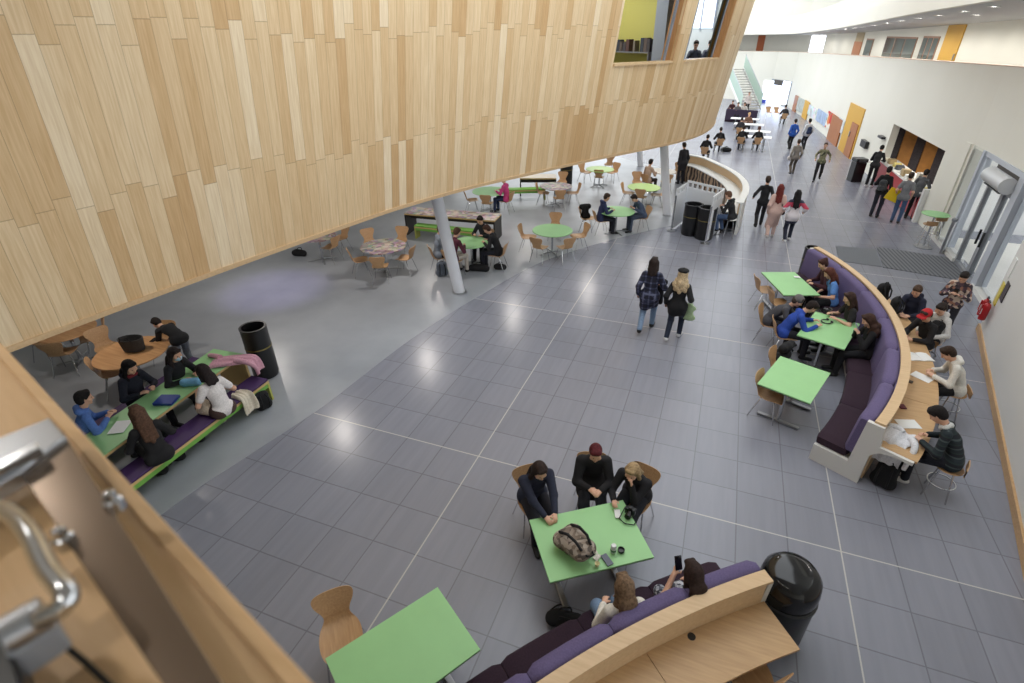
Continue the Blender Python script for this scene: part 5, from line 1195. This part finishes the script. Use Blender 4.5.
# --- walking across the hall
Pn['W1'] = person('walking person in a navy checked coat and pale jeans carrying a dark coat', feet=(645, 331), face=tuple(at(700, 180)[:2]), pose='walk', topmat=PLD, coat=.55, bottom=ltj, shoes=(22, 22, 24), hair='bob', hcol=(40, 30, 28), stride=.5, look=5, lean=2, hands=[(-.27, .02, .82), (.20, .28, 1.0)], res=nr, H=1.76)
Pn['W2'] = person('walking person in a black beret with wavy blonde hair and a black jacket', feet=(672, 340), face=tuple(at(735, 200)[:2]), pose='walk', top=(22, 22, 25), coat=.35, under='jacket', bottom=(32, 40, 58), shoes=(206, 206, 208), hair='wavy', hcol=(186, 164, 132), hat=('beret', (18, 18, 20)), stride=.4, look=5, lean=3, hands=[(-.27, .0, .80), (.26, .12, .9)], res=nr, H=1.66)
far = tuple(at(742, 120)[:2])
Pn['W3'] = person('walking person in all black, left of the one in the long pink coat', feet=(757.5, 227), face=far, pose='walk', top=blk, bottom=blk, hair='short', hcol=(60, 48, 42), stride=.55, look=3, lean=3, hands=[(-.36, .1, .95), (.26, -.05, .85)], res=.014, H=1.74)
Pn['W4'] = person('walking person with auburn hair in a long pale pink coat', feet=(769, 238), face=far, pose='walk', top=(206, 176, 166), coat=1.15, bottom=(206, 176, 166), shoes=(200, 190, 186), hair='long', hcol=(104, 44, 40), stride=.35, look=3, lean=3, res=.014, H=1.72)
Pn['W5'] = person('walking person with black hair in a white printed top and dark leggings', feet=(786, 242), face=far, pose='walk', topmat=bands('white_red_top', [(46, 48, 66)]*5+[(214, 208, 212)]*3+[(176, 60, 84), (46, 48, 66)], .7), coat=.3, under='top', bottom=(34, 38, 54), shoes=(214, 214, 216), hair='long', hcol=(26, 24, 26), stride=.45, look=3, lean=3, hands=[(-.3, .12, .95), (.34, .08, .95)], res=.014, H=1.66)
near_ = tuple(at(760, 400)[:2])
Pn['W6'] = person('walking person in a green camouflage jacket coming towards us', feet=(816, 181), face=near_, pose='walk', topmat=CAMO, under='jacket', bottom=blk, hair='short', hcol=(70, 58, 50), stride=.4, look=5, lean=2, hands=[(-.34, .05, .9), (.28, .1, .9)], res=.018, H=1.66)
Pn['W7'] = person('walking person in khaki with a bag strap, left of the camouflage jacket', feet=(791, 175), face=far, pose='walk', top=(128, 122, 116), bottom=(86, 78, 70), hair='short', hcol=(70, 54, 46), stride=.4, look=5, lean=2, res=.018, H=1.6)
Pn['W8'] = person('walking person in a bright blue jacket far down the hall', feet=(789, 150), face=far, pose='walk', top=(40, 84, 170), under='jacket', bottom=blk, hair='short', hcol=(50, 38, 34), stride=.45, look=3, lean=2, res=.02, H=1.66)
Pn['W9'] = person('walking person in white with a dark blue rucksack far down the hall', feet=(803, 150), face=far, pose='walk', top=(206, 208, 214), bottom=drk, hair='short', hcol=(30, 26, 26), stride=.35, look=3, lean=2, res=.02, H=1.66)
# --- at the enquiry desk
dk_ = tuple(wpt((sD0+sD1)/2)[0])
Pn['X1'] = person('person in a black tracksuit leaning at the left end of the enquiry desk', feet=(868, 187), face=tuple(wpt(sD1)[0]), pose='stand', top=blk, bottom=blk, shoes=(210, 210, 212), hair='short', hcol=(30, 26, 26), lean=26, look=35, hands=[(-.1, .5, 1.0), (.12, .5, 1.02)], res=.016, H=1.72)
Pn['X2'] = person('person in black with a grey rucksack standing at the enquiry desk', feet=(873, 217), face=tuple(at(905, 190)[:2]), pose='stand', top=blk, bottom=(34, 36, 48), hair='short', hcol=(34, 28, 26), look=10, lean=4, hands=[(-.15, .35, 1.05), (.2, .2, .95)], res=.016, H=1.74)
Pn['X3'] = person('person in a grey T-shirt carrying a yellow folder at the enquiry desk', feet=(894, 223), face=tuple(at(915, 190)[:2]), pose='stand', top=(122, 124, 128), sleeve='short', bottom=(66, 88, 122), shoes=(60, 60, 64), hair='short', hcol=(60, 48, 42), look=10, lean=4, hands=[(-.26, .1, .9), (.22, .12, .86)], res=.016, H=1.70)
Pn['X4'] = person('person in a charcoal jumper leaning on the right end of the enquiry desk', feet=(908, 219), face=tuple(at(935, 195)[:2]), pose='stand', top=(88, 90, 94), bottom=blk, hair='short', hcol=(40, 34, 32), look=20, lean=16, hands=[(-.15, .45, 1.03), (.18, .45, 1.03)], res=.016, H=1.70)
# --- long green table
Pn['R'] = person('person in a blue hooded top at the near end of the long green table', head=(84, 398), face=tuple(at(135, 410, .74)[:2]), top=(84, 118, 186), hood=True, bottom=drk, hair='short', hcol=(28, 24, 24), look=12, lean=18, hands=[(-.10, .42, .77), (.08, .38, .78)], res=.012)
Pn['S'] = person('person in a dark jacket with a red collar at the long green table', head=(130, 367), face=tuple(at(170, 400, .74)[:2]), top=(30, 32, 46), hood=True, under='jacket', bottom=drk, hair='mid', hcol=(22, 20, 22), look=28, lean=10, hands=[(-.12, .36, .76), (.10, .36, .76)], scarf=(120, 34, 44), res=.012)
Pn['T'] = person('person with a pale blue face mask in a black jacket at the long green table', head=(175, 354), face=tuple(at(215, 385, .74)[:2]), top=(28, 28, 34), bottom=drk, hair='mid', hcol=(40, 32, 32), mask=True, look=22, lean=14, hands=[(-.12, .40, .77), (.14, .40, .77)], res=.012)
Pn['V'] = person('person with long brown hair in a black coat, back to us on the purple bench', head=(137, 413), face=tuple(at(110, 395, .74)[:2]), top=(26, 25, 27), under='coat', bottom=blk, hair='long', hcol=(84, 60, 46), look=18, lean=14, hands=[(-.14, .40, .77), (.14, .40, .77)], res=.012)
Pn['Wh'] = person('person in a white T-shirt and brown skirt with dark hair, seated on the purple bench', head=(203, 371), face=tuple(at(165, 372, .74)[:2]), top=(224, 218, 216), sleeve='short', bottom=(74, 54, 50), skirt=True, shoes=(206, 200, 196), hair='bob', hcol=(36, 28, 28), look=25, lean=16, hands=[(-.16, .38, .77), (.16, .34, .74)], res=.012, turn=0)
Pn['U'] = person('person in grey jeans and a black top bending over a chair behind the birch table', feet=(193, 374), face=tuple(at(150, 358)[:2]), pose='stand', top=(26, 26, 30), bottom=(108, 114, 126), hair='short', hcol=(36, 28, 26), lean=84, look=60, hands=[(-.12, .62, .50), (.12, .60, .55)], res=.014, H=1.5)
# --- near column table
c8 = (q8[0], q8[1])
Pn['Y1'] = person('person in a maroon jumper with pale trousers beside the near white column', head=(457, 232), face=c8, top=(84, 34, 52), under='jumper', bottom=(196, 186, 176), hair='short', hcol=(84, 60, 48), look=30, lean=22, res=.016)
Pn['Y2'] = person('person in a black jacket hunched over the small green table by the near column', head=(487, 229), face=c8, top=(26, 26, 30), under='jacket', bottom=(30, 32, 42), hair='short', hcol=(70, 48, 40), look=40, lean=28, res=.016)
Pn['Y3'] = person('dark haired person in black facing us at the small green table by the near column', head=(480, 220), face=c8, top=(34, 34, 40), bottom=drk, hair='short', hcol=(40, 32, 30), look=30, lean=18, res=.016)
Pn['Y4'] = person('person in a grey top mostly hidden by the near white column', head=(441, 229), face=c8, top=(120, 128, 140), bottom=drk, hair='short', hcol=(90, 70, 56), look=20, lean=10, res=.016)
Pn['Y5'] = person('person in a bright pink top and jeans seated by a round green table', loc=tuple(at(507, 201, .45)[:2]), face=tuple(q7[:2]), top=(196, 70, 130), bottom=(48, 60, 92), hair='short', hcol=(50, 38, 34), look=20, lean=10, res=.018)
# --- right of it
c6 = (q6[0], q6[1])
Pn['Z1'] = person('person in a navy hooded top, back to us at the round green table', head=(607, 197), face=c6, top=(52, 60, 96), hood=True, bottom=(36, 38, 48), hair='short', hcol=(76, 60, 50), look=25, lean=14, res=.016)
Pn['Z2'] = person('person in a denim jacket hunched at the round green table', head=(634, 198), face=c6, top=(72, 84, 108), under='jacket', bottom=(70, 78, 96), hair='short', hcol=(40, 32, 30), look=45, lean=34, res=.016)
Pn['Z3'] = person('person in a beige top seated behind the far white column', head=(651, 162), face=tuple(q11[:2]), top=(176, 152, 134), bottom=(50, 44, 44), hair='short', hcol=(34, 28, 26), look=15, lean=8, res=.02)
Pn['Z4'] = person('standing person in a long dark coat beside the curved counter', feet=(680, 184), face=tuple(at(668, 178)[:2]), pose='stand', top=(36, 36, 42), coat=.5, bottom=drk, hair='short', hcol=(50, 40, 36), look=15, lean=8, res=.02)
Pn['Z5'] = person('person in a black hooded top and jeans on a white stool by the screen', head=(728.5, 195), face=tuple(at(705, 205, .9)[:2]), top=(24, 24, 27), hood=True, bottom=(76, 96, 130), hair='short', hcol=(96, 68, 52), look=30, lean=20, seat=.62, res=.016, hands=[(-.1, .42, .95), (.1, .42, .95)], legs=[(-.12, .36, .25), (.12, .30, .22)])
o = stool('white bar stool under the person in the black hooded top by the screen', (Pn['Z5']['loc'][0], Pn['Z5']['loc'][1]), 0, .66, True)
# --- far seating
def far_p(lb, px, py, face=None, **kw):
    kw.setdefault('top', blk); kw.setdefault('bottom', blk); kw.setdefault('hair', 'short'); kw.setdefault('res', .026); P_ = person(lb, head=(px, py), face=face if face is not None else near_, **kw)
    if kw.get('pose', 'sit') == 'sit' and 'far purple bench' not in lb: dup(CHAIR0, P_['loc'], P_['rz'], 'wooden chair under the '+lb.replace('person', 'person', 1))
far_p('person in black at the nearest far white table, left side', 744, 128, face=tuple(at(756, 130)[:2]))
far_p('person in black at the nearest far white table, right side', 759.5, 128.5, face=tuple(at(745, 130)[:2]), hcol=(80, 50, 40))
far_p('blonde person on the far purple bench', 749.5, 114.5, hcol=(190, 156, 112), top=(120, 90, 74))
far_p('person in dark clothes beside the third far white table', 742, 119.5, face=tuple(at(750, 121)[:2]), top=(40, 38, 44))
far_p('person in dark red behind the far purple bench', 733, 102, top=(70, 40, 44))
far_p('person in grey behind the far purple bench, left of the stairs', 738.5, 104, top=(110, 106, 108))
far_p('person in white behind the far purple bench, nearest the stairs', 745, 104, top=(208, 204, 200))
far_p('person in a pale top and dark trousers at the foot of the far stairs', 749.5, 93.5, pose='stand', top=(206, 196, 190), hcol=(120, 96, 80))
far_p('person in dark clothes seated by the narrow far doors', 786, 106.5, face=tuple(at(775, 114)[:2]), top=(40, 40, 44))
far_p('person in black at the drum edge, the left of two', 708, 137, face=tuple(at(716, 150)[:2]))
far_p('person in black at the drum edge, the right of two', 721, 129.5, face=tuple(at(712, 146)[:2]))
for k, lb in (('M', 'of the long haired person in navy at'), ('N', 'of the person with maroon hair'), ('O', 'of the blonde person in black leaning'), ('E', 'of the person in royal blue leaning'), ('F', 'of the person in a grey beanie'), ('Y1', 'of the person in the maroon jumper'), ('Y2', 'of the person in black reading'), ('Y3', 'of the dark haired person at the far side of the column'), ('Y4', 'of the person in grey hidden by'), ('Y5', 'of the person in the pink top'), ('Z1', 'of the person in the navy hooded top, back'), ('Z2', 'of the person in the denim jacket'), ('Z3', 'of the person in beige near')):
    for o in COL.objects:
        if o.parent is None and lb in o.get('label', '') and o['label'].startswith('wooden shell'):
            a = Pn[k]['rz']; o.location = (Pn[k]['loc'][0]-math.sin(a)*.04, Pn[k]['loc'][1]+math.cos(a)*.04, o.location[2]); o.rotation_euler[2] = a
# ------------------------------------------------------------------ bags, clothes and small things
bp_ = at(562, 537, .75)
CAMB = patch('bag_camouflage', [(122, 108, 96), (146, 132, 120), (92, 82, 74), (164, 152, 140)], 22.)
t = backpack('camouflage backpack lying on the green table', (bp_[0], bp_[1], .86), rB+rad(200), m=CAMB, tilt=rad(-82), s=1.08)
def small(name, label, cat, px, py, d, m, rz=0., z=.7525): return flat(name, label, cat, at(px, py, z), d, m, rz)
PHB = mat('phone_black', (18, 18, 22), .15)
small('phone', 'dark phone lying by the cards on the backpack table', 'phone', 607, 560, (.075, .15, .009), mat('phone_slate', (70, 76, 92), .3), rB+.2)
small('phone', 'white phone beside the black camera on the backpack table', 'phone', 617.5, 514, (.07, .13, .009), M['paper'], rB-.3)
for (x, y, r_, lb) in ((593, 552, .2, 'printed card on the backpack table, topmost of the two'), (597, 557, .6, 'printed card on the backpack table, next to the yellow cup')): small('card', lb, 'card', x, y, (.09, .06, .004), mat('card_print', (206, 200, 190), .6, noise=.25, nscale=60), rB+r_)
def camera_(label, px, py, rz):
    p = at(px, py, .7525); t = thing('camera', label, 'camera', p, rz)
    B().box((0, 0, .045), (.13, .06, .09)).box((0, .005, .1), (.05, .05, .03)).obj('body', M['black'], t, bevel=.008); B().tube([(0, .03, .045), (0, .12, .045)], [.036, .038], 18).obj('lens', mat('lens_black', (12, 12, 14), .25), t, smooth=True)
    B().tube([(-.065, 0, .08), (-.12, .06, .03), (-.1, .16, .008), (0, .19, .008), (.09, .15, .008), (.065, 0, .08)], .007, 6).obj('neck_strap', M['black_cloth'], t, smooth=True)
camera_('black camera with a strap on the backpack table corner', 630, 513, rB+2.4)
p = at(613, 552, .7525); t = thing('drink_can', 'small white can standing on the backpack table', 'can', p); B().lathe([(.028, 0), (.033, .008), (.033, .105), (.026, .118), (.001, .118)], n=20).obj('can_body', mat('can_white', (214, 214, 214), .3), t, smooth=True); B().lathe([(.034, .03), (.034, .06)], n=20, cap=False).obj('printed_band', mat('can_green', (60, 110, 70), .4), t, smooth=True)
p = at(621, 551, .7525); o = B().lathe([(.001, 0), (.038, 0), (.04, .006), (.04, .03), (.034, .032), (.03, .012), (.001, .012)], p, 22).obj('lens_cap', M['black'], smooth=True); tag(o, 'round black lens cap near the can on the backpack table', 'lens cap')
p = at(597, 566, .7525); o = B().lathe([(.02, 0), (.03, .05), (.028, .05), (.001, .012)], p, 18).obj('cup', mat('cup_cream', (222, 212, 170), .5), smooth=True); tag(o, 'small cream cup beside the dark phone on the backpack table', 'cup')
h0, h1 = Pn['Q']['hand'][0], Pn['Dd']['hand'][0]
def phone_in(h, rz, lb, m=PHB):
    o = B().box((0, 0, 0), (.075, .009, .15), rx=rad(-30)).obj('phone', m, loc=(h[0], h[1], h[2]+.05), rz=rz); tag(o, lb, 'phone')
phone_in(h0, Pn['Q']['rz'], 'black phone held up by the dark haired person on the bottom banquette')
phone_in((h1+Pn['Dd']['hand'][1])/2, Pn['Dd']['rz'], 'lilac phone held by the wavy haired person on the long banquette', mat('phone_lilac', (150, 130, 190), .3))
phone_in((Pn['H']['hand'][0]+Pn['H']['hand'][1])/2, Pn['H']['rz'], 'dark phone held by the standing person in the patterned shirt')
# headphones, camera and napkin on banquette tables
p = at(826, 322, .7525); t = thing('headphones', 'black headphones lying on the green table', 'headphones', p, .6)
B().tube([(.09*math.cos(a), .09*math.sin(a), .012) for a in np.linspace(.5, 2*PI-.5, 16)], .012, 8).obj('headband', M['black'], t, smooth=True)
for s_ in (-1, 1): B().ball((.085, s_*.06, .022), (.02, .036, .022), 8).obj('earcup', M['black'], t, smooth=True)
camera_('black and white camera near the hand of the person in the black T-shirt', 829, 313, 1.)
small('napkin', 'white napkin on the farthest green banquette table', 'napkin', 797, 277, (.14, .1, .006), M['paper'], .2)
# on the ledge desk
zd = .768
for px, py, rz_, lb in ((919, 357, .3, 'open white book, upper pages, in front of the cream hooded reader'), ):
    p = at(px, py, zd); t = thing('open_book', 'open white book in front of the reader in the cream hooded top', 'book', p, rz_)
    for s_ in (-1, 1): B().grid([[(s_*(.004+.2*u), v, .004+.016*math.sin(PI*min(1, u*1.1))) for u in np.linspace(0, 1, 7)] for v in (-.14, .14)]+[[(s_*(.004+.2*u), v, 0) for u in np.linspace(0, 1, 7)] for v in (.14, -.14)], close_v=True).obj('page_block', M['paper'], t, smooth=True)
small('paper_sheet', 'white sheet below the open book on the ledge desk', 'paper', 922, 377, (.21, .3, .004), M['paper'], .9, zd)
small('paper_sheet', 'white sheet under the hand of the person writing', 'paper', 908, 424, (.3, .21, .004), M['paper'], .3, zd)
small('wallet', 'dark red wallet on the ledge desk', 'wallet', 902, 407, (.09, .11, .02), mat('wallet_red', (96, 30, 44), .6), .2, zd)
small('pencil_case', 'dark pencil case beside the loose sheets on the ledge desk', 'pencil case', 907, 381, (.05, .16, .03), mat('case_grey', (84, 76, 72), .7), .9, zd)
hw = Pn['Lw']['hand'][1]; o = B().tube([(0, 0, 0), (.02, -.03, .14)], [.002, .004], 6).obj('pencil', mat('pencil_red', (176, 50, 40), .5), loc=(hw[0], hw[1], .775)); tag(o, 'red pencil held by the person in the striped jumper', 'pencil')
e_ = at(893, 437, .77); ang = rad(A0)
drape('white_jacket', 'white hooded jacket hanging over the near end of the long banquette desk', 'jacket', (e_[0], e_[1], .77), ang+PI, .24, [(-.16, .02), (-.06, .03), (.05, .012), (.12, .0), (.155, -.06), (.17, -.2), (.175, -.34)], (214, 214, 218), .022, 5., 8, sleeves=[[(-.2, -.05, .05), (-.28, .06, .05), (-.30, .17, -.05), (-.29, .2, -.3)], [(.12, -.1, .07), (.02, -.14, .09), (-.08, -.1, .08)]])

def desk_at(px):
    a = min(np.linspace(0, 29, 400), key=lambda v: abs(pr((C1[0]+7.84*math.cos(rad(v)), C1[1]+7.84*math.sin(rad(v)), .85))[0]-px)); return (C1[0]+7.84*math.cos(rad(a)), C1[1]+7.84*math.sin(rad(a)), .768)
backpack('black rucksack standing on the ledge desk, the taller one with a pale strap', desk_at(880), rad(30), s=1.0)
backpack('black rucksack on the ledge desk next to the person in the navy hooded top', desk_at(892), rad(60), s=.95)
backpack('black rucksack on the floor under the near end of the ledge desk', at(884, 478, .15), rad(-30), z=0, s=1.0)
def stool_at(P, lb, h=.55): return stool(lb, (P['loc'][0], P['loc'][1]), P['rz'], h)
for k, lb in (('G', 'wooden stool under the person in the navy hooded top'), ('I', 'wooden stool under the person in the red cap'), ('J', 'wooden stool under the person in the white hooded top'), ('K', 'wooden stool under the reader in the cream hooded top'), ('Lw', 'wooden stool under the person in the striped jumper')): stool_at(Pn[k], lb, .56)
def worn(P, label, rgb, s=.85, dz=-.16):
    w_p = P['W'](P['back_l']+np.array([0, -.06, dz-.12])); t = backpack(label, w_p, P['rz']+PI, rgb, s); t.rotation_euler = (-P['th']*.9, 0, P['rz']+PI); return t
worn(Pn['I'], 'black rucksack worn by the person in the red cap', (20, 20, 23)); worn(Pn['W9'], 'dark blue rucksack worn by the far person in white', (36, 50, 84)); worn(Pn['X2'], 'grey rucksack worn by the person in black at the enquiry desk', (66, 68, 70))
# over arms and in hands of walkers
h = Pn['W1']['hand'][1]; blob('folded_coat', 'dark coat carried over the arm of the person in the checked coat', 'coat', (h[0], h[1], h[2]), [(-.08, 0, .06, .1, .02, .06, .07), (.04, 0, .0, .06, 0, -.42, .06), (-.04, 0, 0, -.05, 0, -.22, .08)], (20, 20, 24), Pn['W1']['rz'])
h = Pn['W2']['hand'][1]; t = thing('tote_bag', 'pale green tote bag held by the person in the beret', 'bag', (h[0], h[1], h[2]-.42), Pn['W2']['rz']); S = Sdf(.03); S.cap((-.08, 0, .04), (.08, 0, .04), .07, None, ((0, 1, 0), .55)); S.cap((-.09, 0, .26), (.09, 0, .26), .05, None, ((0, 1, 0), .5)); S.cap((0, 0, .05), (0, 0, .28), .09, None, ((0, 1, 0), .5)); nobj('body', S.mesh(.016), cloth((168, 190, 150)), t)
B().tube([(-.06, 0, .30), (-.03, 0, .43), (.03, 0, .43), (.06, 0, .30)], .008, 6).obj('strap', cloth((168, 190, 150)), t, smooth=True)
h = Pn['W4']['hand'][1]; blob('shoulder_bag', 'black shoulder bag of the person in the pink coat', 'bag', (h[0], h[1], .95), [(0, -.05, -.1, 0, .12, -.1, .08), (0, -.03, .12, 0, .1, .12, .06)], (20, 20, 22), Pn['W4']['rz'], h=.02)
h = Pn['W7']['hand'][0]; blob('shoulder_bag', 'grey shoulder bag carried by the person in khaki', 'bag', (h[0], h[1], .85), [(0, 0, -.12, 0, .1, -.12, .1)], (190, 184, 180), 0, h=.025)
h = Pn['X3']['hand'][0]; o = B().box((0, 0, 0), (.52, .035, .42)).obj('yellow_folder', mat('folder_yellow', (224, 190, 30), .5), None, bevel=.006, loc=(h[0]-.05, h[1]-.1, h[2]+.02), rz=Pn['X3']['rz']+.3); tag(o, 'large yellow folder carried by the person in grey at the enquiry desk', 'folder'); o.rotation_euler[1] = .35
# long green table
small('binder', 'blue ring binder on the long green table', 'binder', 167, 401, (.30, .24, .04), mat('binder_blue', (36, 62, 140), .45), rad(20), .752)
small('paper_sheet', 'white papers on the long green table beside the person in black', 'paper', 120, 427, (.22, .3, .006), M['paper'], rad(30), .752)
p = at(191, 384, .77); blob('blue_bag', 'light blue bag on the long green table', 'bag', p, [(-.1, 0, .03, .1, .02, .03, .07)], (120, 176, 214), .4)
p = at(231, 361, .755); rzt = heading((-4.83, -3.4), (-5.17, .24))
drape('pink_jacket', 'pink jacket draped over the far end of the long green table', 'jacket', (p[0], p[1], .752), rzt-rad(62), .17, [(-.30, .0), (-.15, .004), (.0, .004), (.15, .003), (.30, .0), (.37, -.03), (.40, -.14), (.41, -.26)], (206, 156, 172), .014, 6., 3, sleeves=[[(-.12, -.2, .03), (-.2, -.3, .03), (-.26, -.42, .025)], [(.10, .1, .05), (.17, .28, .05), (.19, .42, -.06), (.18, .44, -.22)]])
p = at(243, 396, .45); drape('cream_cardigan', 'cream cardigan hanging over the edge of the purple bench', 'cardigan', (p[0], p[1], .452), math.atan2(-dv[1], -dv[0])+PI, .13, [(-.16, .0), (-.06, .004), (.03, .0), (.065, -.05), (.08, -.18), (.085, -.30)], (214, 204, 186), .016, 5., 5)
p = at(207, 413, .48); blob('cream_bag', 'cream cloth bag on the purple bench beside the person in white', 'bag', p, [(-.08, 0, .06, .08, .02, .06, .09), (0, 0, .1, .02, .02, .2, .06)], (206, 190, 170), 0, h=.014)
p = at(264, 404, .1); backpack('black rucksack under the far end of the purple bench', p, rad(70), z=.004, s=.8)
def holdall(lb, px, py, l=.36, r=.12, rz=.2):
    p = at(px, py, r); t = thing('holdall', lb, 'bag', (p[0], p[1], .004 if p[0] < 0 else 0), rz); S = Sdf(.04)
    S.cap((-l/2, 0, r*.75), (l/2, 0, r*.75), r*.72, None, ((0, 0, 1), .95)); S.cap((-l/2, 0, r*.45), (l/2, .02, r*.45), r*.42); S.cap((-l*.3, .03, r*1.1), (l*.32, 0, r*1.0), r*.5)
    nobj('body', S.mesh(.018), cloth((20, 20, 23)), t)
    for y in (-.35, .35): B().tube(spline([(-l*.25, y*r, r*1.2), (-l*.18, y*r*1.3, r*1.75), (l*.18, y*r*1.6, r*1.8), (l*.25, y*r, r*1.2)], 4), .011, 6).obj('carry_strap', M['black_cloth'], t, smooth=True)
    B().tube(spline([(-l*.5, 0, r*.8), (-l*.7, .1, .02), (-l*.3, .22, .012), (l*.2, .2, .012)], 5), .009, 6).obj('shoulder_strap', M['black_cloth'], t, smooth=True)
    return t
for px, py, lb in ((198, 440, 'black bag under the purple bench, nearest the person in white'), (178, 458, 'black bag under the purple bench, in the middle'), (160, 472, 'black bag under the purple bench, nearest the sill')):
    holdall(lb, px-6, py-2, .24, .10, rad(30))
p = at(135, 350, .745); t = thing('grey_bag', 'dark grey open bag standing on the birch table', 'bag', (p[0], p[1], .742), .4); B().lathe([(.13, 0), (.17, .02), (.20, .26), (.185, .26), (.155, .05), (.01, .04)], n=20, sx=1.1, sy=.7).obj('body', mat('bag_grey', (56, 54, 54), .7, noise=.15), t, smooth=True); B().tube([(-.1, -.13, .25), (-.06, -.16, .36), (.06, -.16, .36), (.1, -.13, .25)], .01, 6).obj('strap', M['black_cloth'], t, smooth=True)
small('phone', 'dark phone on the birch table beside the grey bag', 'phone', 154, 340, (.08, .15, .012), PHB, .3, .742)
# other floor bags and coats
p = at(442, 272, .12); backpack('grey rucksack on the floor left of the near white column', p, rad(40), (92, 100, 112), z=.004, s=.95)
holdall('black holdall on the floor by the near column table', 479, 267, 0.42, 0.13)
holdall('black bag under the chair of the person in the black jacket near the column', 500, 266, 0.22, 0.11)
holdall('black bag on the floor under the drum edge', 299, 252, 0.28, 0.13)
p = at(585, 210, .68); blob('black_coat', 'black coat hung over a chair back left of the person in navy', 'coat', (p[0], p[1], .66), [(-.12, 0, .14, .12, 0, .14, .09), (-.08, -.06, -.16, .08, -.06, -.16, .1), (0, 0, .1, 0, -.06, -.2, .12)], (18, 18, 21), .6, h=.02)
p = at(786, 350, .66); blob('black_coat', 'black jacket over the chair behind the empty banquette table', 'coat', (p[0], p[1], .62), [(-.14, 0, .12, .14, 0, .12, .08), (-.1, .02, -.1, .1, .02, -.1, .1), (0, .1, -.14, 0, .0, .1, .1)], (20, 20, 24), 1.0, h=.02)
holdall('black bag on the floor between the backpack table and the bottom banquette', 565, 618, 0.28, 0.12)
holdall('black bag on the floor below the drum edge by the two black coats', 726, 149, 0.4, 0.15)
# books and heads behind the drum windows
sh = thing('book_shelf', 'grey shelf of books inside the left drum window', 'shelf', (0, 0, 0)); SG = mat('shelf_grey', (128, 130, 136), .6)
for z in (.16, -.25): B().box(room(pu-.22, 1.75, ZS+z), (.3, 1.9, .03), RRZ).obj('shelf_board', SG, sh)
for d_ in (.8, 2.7): B().box(room(pu-.22, d_, ZS-.38), (.3, .03, 1.06), RRZ).obj('end_panel', SG, sh)
rb_ = random.Random(5); u = .86
POS = ['first', 'second', 'third', 'fourth', 'fifth', 'sixth', 'seventh', 'eighth', 'ninth', 'tenth', 'eleventh', 'twelfth', 'thirteenth', 'fourteenth']
for k in range(14):
    wd_, hh_ = .06+.05*rb_.random(), .2+.14*rb_.random()
    if k in (3, 4, 9): u += .15
    o = B().box((0, 0, hh_/2), (.2, wd_, hh_)).obj('book', mat('book_%d' % (k % 5), [(70, 66, 72), (96, 84, 80), (56, 62, 76), (120, 112, 104), (84, 60, 60)][k % 5], .7), loc=room(pu-.22, u, ZS+.176), rz=RRZ); tag(o, '%s book from the glass side on the shelf inside the left drum window' % POS[k], 'book', 'books on the shelf in the drum window'); u += wd_+.012
for lb, px, py, yy in (('person with dark hair inside the right drum window, the left one', 695, 50, 14.9), ('person with dark hair inside the right drum window, the right one', 710, 46.5, 15.6)):
    d = ray(px, py); q = CAM+d*(yy-CAM[1])/d[1]; P_ = person(lb, loc=(q[0], q[1]), face=190, pose='sit', top=(70, 74, 84), hair='short', res=.02, lean=6); P_['o'].location.z = max(ZF, q[2]-1.3)
    chair(0, 0, 190, 'wooden shell chair inside the right drum window, '+('left one' if 'left' in lb else 'right one'), loc=(q[0], q[1], 0)).location.z = ZF
scn.view_settings.view_transform = 'Standard'; scn.view_settings.look = 'None'; scn.view_settings.gamma = 1; scn.view_settings.use_curve_mapping = False
scn.view_settings.exposure = 1.42
scn.cycles.use_denoising = True; scn.cycles.max_bounces = 6; scn.cycles.diffuse_bounces = 4; scn.cycles.glossy_bounces = 3; scn.cycles.transmission_bounces = 6; scn.cycles.caustics_reflective = False; scn.cycles.caustics_refractive = False
